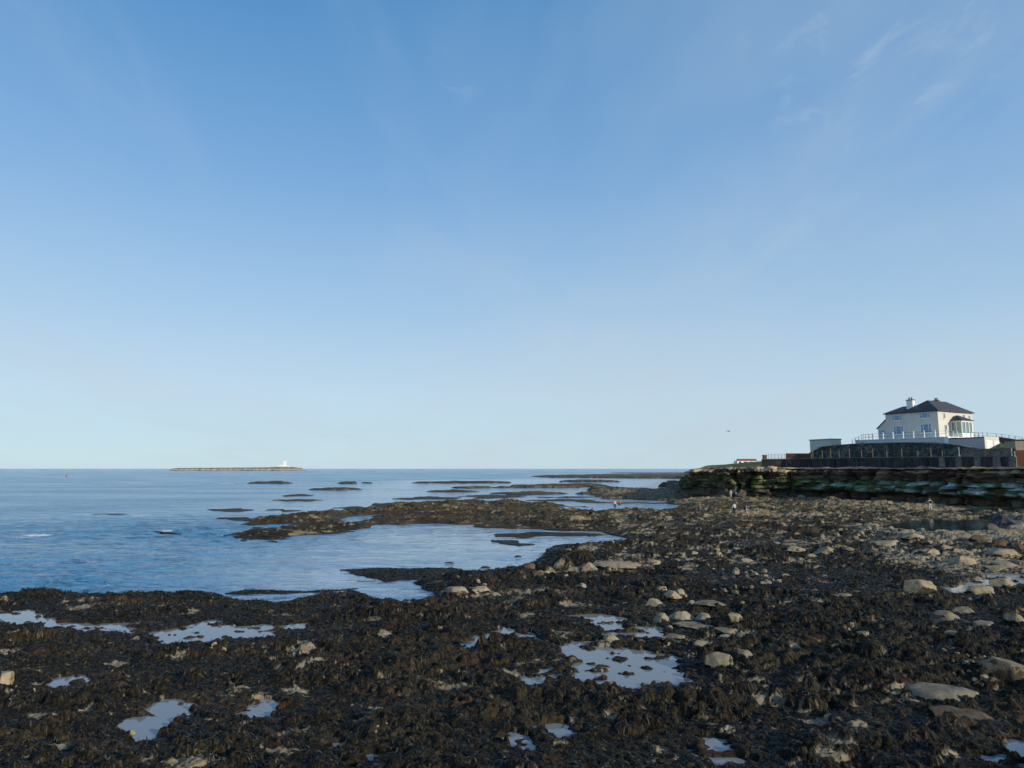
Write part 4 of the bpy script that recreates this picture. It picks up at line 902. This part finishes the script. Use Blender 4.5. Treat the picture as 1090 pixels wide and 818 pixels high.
# gull
bm = bmesh.new(); bmesh.ops.create_icosphere(bm, subdivisions=2, radius=1)
for v_ in bm.verts: v_.co = Vector((v_.co.x*.085*(1-.35*abs(v_.co.y)), v_.co.y*.26, v_.co.z*.075))
bmesh.ops.create_icosphere(bm, subdivisions=2, radius=.055, matrix=Matrix.Translation((0, -.26, .03))); tube(bm, (0, -.30, .03), (0, -.37, .02), .018, .004, 6)
solid(bm, [(-.03, .2, 0), (.03, .2, 0), (.08, .36, 0), (-.08, .36, 0)], [(-.03, .2, .012), (.03, .2, .012), (.08, .36, .012), (-.08, .36, .012)])
gull = hull_obj('gull', bm, simple('gull_grey', (.22, .23, .25), .8, .2, 6, 0), smooth=True)
for sgn in (-1, 1):
    bm = bmesh.new(); pr = [(.05, -.12, .14, .03), (.30, -.17, .08, .16), (.45, -.10, .10, .12), (.68, .06, .13, .02)]
    rg = [[bm.verts.new(p) for p in ((sgn*a, b, z_), (sgn*a, b, z_+.012), (sgn*a, c_, z_+.012), (sgn*a, c_, z_))] for a, b, c_, z_ in pr]
    for i in range(3):
        for j in range(4): bm.faces.new((rg[i][j], rg[i+1][j], rg[i+1][(j+1) % 4], rg[i][(j+1) % 4]))
    bm.faces.new(rg[0]); bm.faces.new(rg[-1][::-1]); hull_obj('wing', bm, gull.data.materials[0], gull)
gull.location = (gx(777, 150), 150, gz(459.5, 150)); gull.rotation_euler = (R(4), R(-8), R(25)); gull.scale = (1, 1, 1)
props(gull, 'small grey gull flying in the sky left of the headland', 'bird')

# ------------------------------------------------------------------ boulders
def boulder(px, py, w, h, mat, label, seed, name='boulder', flat=False, dp=None, rz=None, group=None, z0=None):
    x, y = gp(px, py, .6)
    for _ in range(3):
        zz_ = HT(x, y) if z0 is None else z0
        x, y = gp(px, py, max(zz_, 0))
    r_ = random.Random(seed)
    sx = w/727*y*.5*.98; sz = max(.08, h/727*y*.68); sy = sx*(dp or r_.uniform(.6, .95))
    if not flat: sz = max(sz, .25*sx)
    bm = bmesh.new(); bmesh.ops.create_icosphere(bm, subdivisions=4, radius=1)
    planes = []
    for i in range(11 if not flat else 7):
        n_ = Vector((r_.uniform(-1, 1), r_.uniform(-1, 1), r_.uniform(-.15, .9))).normalized(); planes.append((n_, r_.uniform(.60, .86)))
    planes.append((Vector((0, 0, 1)), r_.uniform(.55, .8) if flat else r_.uniform(.7, .95)))
    sd_ = seed*17
    co = np.array([v_.co for v_ in bm.verts])
    nz = fbm(co[:, 0]*1.3+sd_, co[:, 1]*1.3+co[:, 2]*1.1, 3, 260); nz2 = fbm(co[:, 0]*4+sd_+3, co[:, 1]*4+co[:, 2]*3.3, 3, 264)
    for v_, a_, b_ in zip(bm.verts, nz, nz2):
        p_ = v_.co*(1+.13*a_)
        for n_, d_ in planes:
            q_ = p_.dot(n_)-d_
            if q_ > 0: p_ = p_-n_*q_*.97
        p_ = p_*(1+.035*b_); v_.co = Vector((p_.x*sx*1.18, p_.y*sy*1.18, p_.z*sz*(1.15 if p_.z > 0 else .7)))
    o = hull_obj(name, bm, mat, smooth=True); o.data.set_sharp_from_angle(angle=R(28)); x2, y2 = x, y+sy*.55
    zb = HT(x, y) if z0 is None else z0
    o.location = (x2, y2, max(zb, -.05)-sz*.02); o.rotation_euler = (r_.uniform(-.08, .08), r_.uniform(-.08, .08), rz if rz is not None else r_.uniform(-.35, .35))
    props(o, label, 'rock' if not flat else 'stone slab', group); return o
BP, BT, BG, BD, BB, BR = M_b_pale, M_b_tan, M_b_grey, M_b_dark, M_b_blue, M_b_brown
bl = [
 (697, 645, 19, 12, BP, 'blocky pale boulder at the lower left end of the row above the oval pool'), (704, 629, 13, 6, BP, 'low pale stone at the top of the boulder cluster right of the pools'),
 (715, 636, 22, 9, BP, 'pale wedge-shaped rock between the two top stones of the pale cluster'), (725, 634, 11, 10, BP, 'small upright pale stone at the right of the upper pale cluster'), (736, 643, 9, 7, BT, 'little square tan stone just right of the upper pale cluster'),
 (705, 667, 15, 13, BP, 'rounded pale boulder nearest the upper edge of the pools, left of three in a row'), (726, 660, 27, 12, BP, 'long rounded pale boulder, second in the row of three'), (750, 661, 23, 10, BP, 'flat-topped pale boulder, third in the row of three'),
 (784, 664, 21, 14, BP, 'single pale pointed boulder standing alone right of the row of three'), (768, 707, 34, 18, BG, 'big weed-skirted grey boulder in the middle of the foreground'), (794, 705, 19, 11, BG, 'smaller grey boulder leaning beside the big weed-skirted one'),
 (746, 687, 17, 6, BG, 'low grey stone above the big weed-skirted boulder'), (651, 684, 19, 11, BP, 'pale square block standing at the edge of the largest pool'), (682, 707, 20, 5, BG, 'flat stone lying in the middle of the largest pool'),
 (627, 608, 15, 11, BT, 'square tan block at the left end of the long pale ledge'), (620, 586, 9, 7, BT, 'rounded tan stone on top of the dark point by the inlet'), (630, 589, 9, 5, BT, 'tan cube of stone beside the rounded one on the dark point'),
 (883, 591, 24, 13, BT, 'large rounded sunlit tan boulder in the middle distance'), (866, 592, 14, 8, BT, 'low tan boulder touching the left of the large rounded one'), (848, 586, 19, 6, BT, 'flat tan boulder left of the pair of rounded tan ones'),
 (786, 586, 11, 4, BT, 'small flat tan stone midway between the walkers and the pools'), (794, 598, 17, 5, BT, 'low broad tan stone in front of the small flat one'), (836, 614, 10, 4, BT, 'tiny tan stone below the pair of rounded tan boulders'),
 (982, 633, 31, 16, BT, 'large smooth tan boulder on dark weed at the right, tapering to the left'), (1048, 633, 28, 12, BT, 'wide smooth boulder beside the right-hand pool, left of a pair'), (1070, 627, 30, 13, BT, 'wide smooth boulder beside the right-hand pool, right of a pair'),
 (1009, 661, 28, 13, BG, 'smooth grey-tan boulder with flat top left of the dark weed-covered one'), (1031, 653, 27, 9, BG, 'flat smooth grey boulder just behind the flat-topped one at the right'),
 (1049, 671, 28, 13, BG, 'rounded grey boulder below the dark weed-covered one'), (1082, 668, 24, 18, BG, 'tall grey boulder cut by the right edge above the biggest one'), (1077, 728, 42, 30, BG, 'biggest angular grey boulder at the lower right edge'),
 (920, 679, 17, 9, BG, 'lone pale grey stone in dark weed right of centre foreground'),
 (1069, 562, 22, 17, BB, 'dark slate boulder with pale blue-green top near the right edge'), (1084, 564, 16, 14, BB, 'dark slate boulder at the right edge beside the blue-green topped one'), (1056, 566, 14, 9, BB, 'dark slate boulder left of the blue-green topped one'),
 (1067, 582, 18, 12, BR, 'brown block in front of the dark slate boulders'), (1082, 576, 14, 9, BB, 'low dark boulder behind the brown block at the right edge'), (1045, 573, 20, 8, BR, 'low brown block left of the slate boulders'), (1086, 589, 14, 12, BR, 'brown block cut by the right edge of the view'),
 (482, 635, 29, 10, BP, 'pale square-sided block on the shore right of the white inlet'), (514, 631, 21, 9, BP, 'pale rounded rock just right of the square-sided block by the inlet'), (505, 636, 12, 5, BP, 'small pale stone in front of the rounded rock by the inlet'),
 (564, 606, 18, 9, BR, 'round brown rock at the edge of the inlet water'), (581, 611, 15, 8, BP, 'pale grey rock right of the round brown rock'), (571, 614, 14, 6, BR, 'low brown rock in front of the round brown one'),
 (3, 727, 17, 14, BT, 'tan boulder cut by the left edge of the view'), (129, 728, 13, 6, BR, 'small pinkish stone lying on the weed at the left'),
 (470, 607, 10, 3, BD, 'small dark rock at the right end of the low islet in the inlet'), (517, 605, 10, 4, BD, 'small dark rock awash in the inlet near the round brown rock'), (478, 600, 13, 3, BD, 'low dark rock awash in the middle of the inlet'),
 (551, 593, 9, 3, BD, 'tiny dark rock awash right of the middle of the inlet'), (948, 577, 34, 8, BT, 'broad tan slab block at the left of the jointed slabs'), (975, 577, 24, 8, BT, 'tan slab block second from the left in the jointed slabs'), (995, 590, 18, 9, BT, 'tan slab block split by a crack below the second slab'),
 (1012, 590, 18, 9, BT, 'tan slab block right of the cracked one'), (1029, 599, 34, 13, BT, 'wide brown-tan slab block in front of the others'), (1003, 571, 16, 6, BT, 'small tan block at the back of the jointed slabs'), (1029, 573, 15, 6, BT, 'square tan block right of the small back block'),
 (1071, 605, 30, 7, BT, 'thin tan slab near the right edge above the pale pool'), (1067, 611, 24, 6, BT, 'lowest tan slab beside the pale pool at the right'), (1074, 595, 40, 12, BT, 'thick layered tan slab at the right edge'),
 (936, 537, 9, 5, BT, 'tan boulder at the foot of the cliff left of the lone walker'), (948, 537, 9, 5, BT, 'tan boulder second from the left at the foot of the cliff'), (957, 541, 6, 3, BG, 'small grey boulder at the foot of the cliff near the lone walker'),
]
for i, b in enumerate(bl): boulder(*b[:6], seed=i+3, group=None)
sl_ = [(660, 605, 52, 6, BT, 'long narrow tan ledge slab in front of the dark point'), (693, 600, 19, 6, BT, 'tan slab just right of the long narrow ledge'), (735, 607, 18, 4, BT, 'thin tan slab lying alone above the pale boulder cluster'),
 (748, 669, 50, 5, BG, 'long flat grey slab in front of the row of three boulders'), (774, 678, 27, 4, BG, 'thin grey slab right of the low stone above the big boulder'), (759, 652, 30, 3, BG, 'thin dark-edged slab behind the row of three boulders'),
 (719, 679, 20, 4, BG, 'short flat slab between the row of three and the largest pool'), (807, 729, 22, 4, BG, 'flat grey slab below the smaller leaning boulder'), (1013, 744, 66, 12, BG, 'very wide flat grey slab in the right foreground'), (1030, 756, 60, 8, BR, 'brown slab lying under the very wide grey slab'),
 (1020, 677, 20, 4, BG, 'thin grey slab left of the rounded grey boulder at the right'), (578, 630, 22, 4, BT, 'thin tan slab on the shore above the triangular pool'), (549, 634, 20, 3, BP, 'thin pale slab left of the tan slab on the shore')]
for i, b in enumerate(sl_): boulder(*b[:6], seed=i+203, name='rock_slab', flat=True, rz=random.Random(i).uniform(-.1, .1))

# loose stones lying in clusters between the weed mounds
def stone_mesh(i, mat):
    o = boulder(700, 700, 10, 8, mat, None, 400+i, z0=0.); me = o.data; bpy.data.objects.remove(o); return me
SM = {m_: [stone_mesh(i, m_) for i in range(5)] for m_ in (BP, BT, BG, BR)}
def scatter(n_, x0_, x1_, y0_, y1_, mats, wmin, wmax, label, group, seed):
    r_ = random.Random(seed); cs = [(r_.uniform(x0_, x1_), r_.uniform(y0_, y1_)) for _ in range(max(2, n_//7))]
    for i in range(n_):
        c_ = r_.choice(cs); a_ = min(x1_, max(x0_, c_[0]+r_.gauss(0, (x1_-x0_)*.05))); b_ = min(y1_, max(y0_, c_[1]+r_.gauss(0, (y1_-y0_)*.06)))
        x, y = gp(a_, b_, .6); z = HT(x, y); x, y = gp(a_, b_, z)
        me = r_.choice(SM[r_.choice(mats)]); o = bpy.data.objects.new('loose_stone', me); col.objects.link(o)
        w_ = r_.uniform(wmin, wmax)/727*y; d0 = max(v_.co.x for v_ in me.vertices)-min(v_.co.x for v_ in me.vertices); k_ = w_/d0
        o.location = (x, y, HT(x, y)+.02*k_); o.scale = (k_, k_*r_.uniform(.7, 1.1), k_*r_.uniform(.5, 1.0)); o.rotation_euler = (r_.uniform(-.3, .3), r_.uniform(-.3, .3), r_.uniform(0, 6.28))
        props(o, label, 'stone', group)
scatter(36, 480, 700, 596, 632, (BP, BT), 4, 10, 'small pale stone lying on the weed between the inlet point and the boulder clusters', 'small stones by the inlet point', 1)
scatter(40, 640, 830, 578, 622, (BT, BP), 3, 10, 'small tan stone among dark weed behind the pale boulder clusters', 'small stones in the middle distance', 2)
scatter(34, 640, 860, 628, 735, (BP, BG), 4, 9, 'small grey stone in the weed around the largest pool and boulder row', 'small stones round the largest pool', 3)
scatter(50, 870, 1088, 560, 615, (BT, BG), 4, 12, 'small tan rock fragment lying on the jointed slabs at the right', 'rock fragments on the jointed slabs', 4)
scatter(34, 900, 1088, 615, 720, (BG, BT), 4, 10, 'small grey stone in the weed round the boulders at the right', 'small stones among the right-hand boulders', 5)
scatter(26, 10, 470, 650, 790, (BP, BG), 3, 7, 'small pale stone lodged in dark weed in the left foreground', 'small stones in the left foreground', 6)
scatter(40, 800, 1086, 533, 552, (BT, BG), 2.5, 6, 'small rock fragment strewn on the flat ledges below the cliff', 'rock fragments below the cliff', 7)

for q_, (a0_, a1_, b0_, b1_) in enumerate(((735, 830, 525, 530), (830, 930, 529, 534), (930, 1030, 533, 538), (1020, 1088, 535, 541))):
    scatter(16, a0_, a1_, b0_, b1_, (BR, BT, BG) if q_ else (BR, BG), 4, 12, ['brown fallen block under the green-stained left end of the cliff', 'fallen block at the cliff foot below the ochre fence posts', 'fallen block at the cliff foot below the house', 'fallen block at the cliff foot near the right edge'][q_], ['fallen blocks at the left end of the cliff', 'fallen blocks below the fence', 'fallen blocks below the house', 'fallen blocks at the right edge'][q_], 20+q_)

# ------------------------------------------------------------------ people
def skin(name, pts, edges, rad, mat, parent=None, sub=1, root=0, extra=None):
    bm = bmesh.new(); lay_ = bm.verts.layers.skin.verify(); vs = []
    for i, (p, r_) in enumerate(zip(pts, rad)):
        v_ = bm.verts.new(p); v_[lay_].radius = (r_, r_) if isinstance(r_, (int, float)) else r_; v_[lay_].use_root = (i == root); vs.append(v_)
    for a, b in edges: bm.edges.new((vs[a], vs[b]))
    me = bpy.data.meshes.new('tmp'); bm.to_mesh(me); bm.free(); o = bpy.data.objects.new('tmp', me); col.objects.link(o)
    o.modifiers.new('s', 'SKIN').use_smooth_shade = True; o.modifiers.new('u', 'SUBSURF').levels = sub; o.modifiers['u'].render_levels = sub
    dg = bpy.context.evaluated_depsgraph_get(); dg.update(); m2 = bpy.data.meshes.new_from_object(o.evaluated_get(dg)); bpy.data.objects.remove(o)
    bm = bmesh.new(); bm.from_mesh(m2)
    if extra: extra(bm)
    bm.to_mesh(m2); bm.free(); m2.name = name; m2.materials.clear(); m2.materials.append(mat)
    m2.polygons.foreach_set('use_smooth', [True]*len(m2.polygons))
    o = bpy.data.objects.new(name, m2); col.objects.link(o); o.parent = parent; return o
M_skin = simple('skin', (.50, .32, .24), .6, .08, 8, 0); M_shoe = simple('shoe_leather', (.03, .03, .03), .6, .2, 5, 0)
def person(pos, rz, H, label, shirt, trousers, hair, pose=None, shorts=False, long_sleeve=False, bag=None):
    J = dict(pel=(0, 0, .96), spi=(0, -.01, 1.14), che=(0, 0, 1.34), nec=(0, .01, 1.50), hdb=(0, 0, 1.57), hed=(0, -.015, 1.66), top=(0, .0, 1.735),
             sl=(-.18, 0, 1.43), sr=(.18, 0, 1.43), el=(-.25, .03, 1.16), er=(.25, .03, 1.16), wl=(-.26, -.06, .93), wr=(.26, -.06, .93), hl=(-.26, -.09, .85), hr=(.26, -.09, .85),
             pl=(-.10, 0, .91), pr=(.10, 0, .91), kl=(-.11, -.03, .50), kr=(.11, -.03, .50), al=(-.11, .03, .09), ar=(.11, .03, .09), tl=(-.12, -.14, .04), tr=(.12, -.14, .04))
    J.update(pose or {}); k_ = H/1.75
    J = {a: Vector(b)*k_ for a, b in J.items()}
    names = list(J); ix = {a: i for i, a in enumerate(names)}
    RR = dict(pel=.135, spi=.125, che=.14, nec=.055, hdb=.06, hed=.092, top=.06, sl=.062, sr=.062, el=.040, er=.040, wl=.027, wr=.027, hl=.03, hr=.03, pl=.095, pr=.095, kl=.058, kr=.058, al=.038, ar=.038, tl=.03, tr=.03)
    E = [('pel', 'spi'), ('spi', 'che'), ('che', 'nec'), ('nec', 'hdb'), ('hdb', 'hed'), ('hed', 'top'), ('che', 'sl'), ('che', 'sr'), ('sl', 'el'), ('sr', 'er'), ('el', 'wl'), ('er', 'wr'), ('wl', 'hl'), ('wr', 'hr'),
         ('pel', 'pl'), ('pel', 'pr'), ('pl', 'kl'), ('pr', 'kr'), ('kl', 'al'), ('kr', 'ar'), ('al', 'tl'), ('ar', 'tr')]
    fw = Vector((0, -1, 0)); fw = fw
    def extra(bm):
        hd = J['hed']
        tube(bm, hd+Vector((0, -.085, .01))*k_, hd+Vector((0, -.115, -.02))*k_, .010*k_, .017*k_, 6)         # nose
        for sx_ in (-1, 1):
            bmesh.ops.create_icosphere(bm, subdivisions=1, radius=.014*k_, matrix=Matrix.Translation(hd+Vector((sx_*.033, -.082, .015))*k_))
            bmesh.ops.create_icosphere(bm, subdivisions=1, radius=.026*k_, matrix=Matrix.Translation(hd+Vector((sx_*.09, .01, -.005))*k_))
        for hnd, wr_ in (('hl', 'wl'), ('hr', 'wr')):
            d_ = (J[hnd]-J[wr_]).normalized(); sd_ = d_.cross(Vector((0, 1, 0)) if abs(d_.y) < .9 else Vector((1, 0, 0))).normalized(); up_ = d_.cross(sd_)
            for i, ln in enumerate((.068, .08, .076, .058)):
                b_ = J[hnd]+sd_*(i-1.5)*.02*k_; m_ = b_+(d_*ln*.6+up_*.008)*k_; e_ = m_+(d_*ln*.4+up_*.02)*k_
                tube(bm, b_, m_, .0095*k_, .0085*k_, 5); tube(bm, m_, e_, .0085*k_, .006*k_, 5)
            b_ = J[wr_]+sd_*.02*k_+d_*.02*k_; m_ = b_+(sd_*.03+d_*.03)*k_; tube(bm, b_, m_, .012*k_, .010*k_, 5); tube(bm, m_, m_+(d_*.032+sd_*.006)*k_, .010*k_, .007*k_, 5)
    root = empty('person', pos, rz, label, 'person')
    skin('body', [J[a] for a in names], [(ix[a], ix[b]) for a, b in E], [RR[a]*k_ for a in names], M_skin, root, 1, 0, extra)
    def sub(name, keys, ed, add, mat, trim=None):
        pts = [J[a] for a in keys]; rr_ = [(RR[a]+add)*k_ for a in keys]
        if trim:
            for a, b, f_ in trim: pts[keys.index(b)] = J[a].lerp(J[b], f_)
        return skin(name, pts, [(keys.index(a), keys.index(b)) for a, b in ed], rr_, mat, root)
    f_ = .93 if long_sleeve else .02
    ks = ['spi', 'che', 'sl', 'sr', 'el', 'er', 'pel', 'nec'] + (['wl', 'wr'] if long_sleeve else [])
    es = [('spi', 'che'), ('che', 'sl'), ('che', 'sr'), ('sl', 'el'), ('sr', 'er'), ('spi', 'pel'), ('che', 'nec')]+([('el', 'wl'), ('er', 'wr')] if long_sleeve else [])
    tr = [('el', 'wl', .9), ('er', 'wr', .9), ('che', 'nec', .75), ('spi', 'pel', .6)] if long_sleeve else [('sl', 'el', .7), ('sr', 'er', .7), ('che', 'nec', .75), ('spi', 'pel', .6)]
    sub('shirt', ks, es, .026, shirt, tr)
    tr = [('kl', 'al', .85), ('kr', 'ar', .85)] if not shorts else []
    kk = ['pel', 'pl', 'pr', 'kl', 'kr']+([] if shorts else ['al', 'ar'])
    ee = [('pel', 'pl'), ('pel', 'pr'), ('pl', 'kl'), ('pr', 'kr')]+([] if shorts else [('kl', 'al'), ('kr', 'ar')])
    if shorts: tr = [('pl', 'kl', .8), ('pr', 'kr', .8)]
    sub('shorts' if shorts else 'trousers', kk, ee, .020, trousers, tr)
    bm = bmesh.new(); bmesh.ops.create_icosphere(bm, subdivisions=2, radius=1)
    for v_ in bm.verts: v_.co = J['hed']+Vector((v_.co.x*.108, .022+v_.co.y*.108, .035+v_.co.z*.098))*k_
    hull_obj('hair', bm, hair, root, True)
    for a, b in (('al', 'tl'), ('ar', 'tr')):
        sh = skin('shoe', [J[a]+Vector((0, .04, -.04))*k_, J[a].lerp(J[b], .5), J[b]], [(0, 1), (1, 2)], [.045*k_, .05*k_, .042*k_], M_shoe, root)
    if bag:
        bm = bmesh.new(); bmesh.ops.create_cube(bm, size=1); bmesh.ops.bevel(bm, geom=bm.edges[:], offset=.15, segments=2, affect='EDGES')
        for v_ in bm.verts: v_.co = J['che'].lerp(J['spi'], .5)+Vector((v_.co.x*.30, .22+v_.co.y*.16, v_.co.z*.42))*k_
        o = hull_obj('backpack', bm, bag, None, True); o.parent = root
    return root
def cloth(n_, c_): return simple(n_, c_, .9, .12, 6, 0)
C_white = cloth('white_cotton', (.70, .70, .68)); C_navy = cloth('navy_cloth', (.015, .02, .05)); C_blue = cloth('blue_cloth', (.07, .12, .30)); C_pink = cloth('pale_pink_cloth', (.68, .52, .60)); C_red = cloth('red_cloth', (.45, .06, .08))
C_black = cloth('black_cloth', (.015, .015, .018)); C_beige = cloth('cream_cloth', (.62, .56, .46)); C_dk = cloth('dark_hair', (.025, .018, .014)); C_lt = cloth('fair_hair', (.30, .20, .10)); C_sky = cloth('light_blue_cloth', (.42, .52, .60))
def put(px, py): 
    x, y = gp(px, py, .8)
    for _ in range(6):
        z = max(HT(x, y), 0); x, y = gp(px, py, z)
    return (x, y, HT(x, y)-.01)
walk = dict(kl=(-.11, -.20, .52), al=(-.11, -.22, .11), tl=(-.12, -.40, .08), kr=(.11, .03, .50), ar=(.11, .26, .16), tr=(.12, .12, .05), wl=(-.27, .08, .94), hl=(-.27, .10, .86), wr=(.25, -.20, .98), hr=(.25, -.26, .91))
M_p = person
p = put(782, 550.5); person(p, R(200), 1.72, 'person in a light blue shirt and dark trousers walking on the reef, seen from behind', C_sky, C_navy, C_dk, dict(er=(.30, .0, 1.18), wr=(.30, -.12, .98), hr=(.31, -.15, .9)), long_sleeve=True)
p = put(794.5, 551); person(p, R(75), 1.74, 'person in blue T-shirt and pale shorts striding with one hand raised to the face', C_blue, cloth('pale_shorts', (.55, .45, .42)), C_dk,
    dict(kl=(-.11, -.18, .54), al=(-.11, -.30, .12), tl=(-.12, -.46, .07), kr=(.11, .06, .50), ar=(.11, .28, .14), tr=(.12, .16, .05), er=(.26, -.20, 1.30), wr=(.12, -.24, 1.52), hr=(.08, -.22, 1.59)), shorts=True, bag=C_navy)
p = put(654.5, 543); person(p, R(165), 1.78, 'person in a loose pale pink top and dark trousers by the wet channel', C_pink, C_navy, C_lt, walk, long_sleeve=True)
p = put(659.5, 542); person(p, R(190), 1.66, 'person in red top and black shorts standing right of the one in pink', C_red, C_black, C_dk, shorts=True)
crouch = dict(pel=(0, .10, .42), spi=(0, .02, .60), che=(0, -.12, .76), nec=(0, -.20, .88), hdb=(0, -.23, .93), hed=(0, -.28, .99), top=(0, -.31, 1.06), sl=(-.18, -.16, .82), sr=(.18, -.16, .82), el=(-.24, -.32, .60), er=(.24, -.32, .60), wl=(-.14, -.48, .42), wr=(.14, -.48, .42), hl=(-.12, -.54, .35), hr=(.12, -.54, .35),
    pl=(-.11, .06, .38), pr=(.11, .06, .38), kl=(-.16, -.32, .50), kr=(.16, -.32, .50), al=(-.13, -.08, .09), ar=(.13, -.08, .09), tl=(-.14, -.24, .04), tr=(.14, -.24, .04))
p = put(629, 547.5); person(p, R(40), 1.80, 'person in dark blue crouching at the edge of a pool left of the pair', C_navy, C_navy, C_dk, crouch, long_sleeve=True)
p = put(778, 531); person(p, R(150), 1.68, 'person in pale clothes standing at the foot of the cliff', C_beige, C_beige, C_lt, long_sleeve=True)
p = put(783.5, 531); person(p, R(185), 1.74, 'person in dark blue standing at the cliff foot beside one in pale clothes', C_blue, C_navy, C_dk, long_sleeve=True)
p = put(990.5, 543.5); person(p, R(178), 1.80, 'person in white top and cream trousers with black backpack near the right-hand cliff', C_white, C_beige, C_lt,
    dict(er=(.32, .0, 1.2), wr=(.24, -.14, 1.12), hr=(.18, -.18, 1.12), el=(-.32, .0, 1.2), wl=(-.24, -.14, 1.12), hl=(-.18, -.18, 1.12), al=(-.16, .03, .09), tl=(-.2, -.12, .04), ar=(.16, .03, .09), tr=(.2, -.12, .04)), long_sleeve=True, bag=C_black)
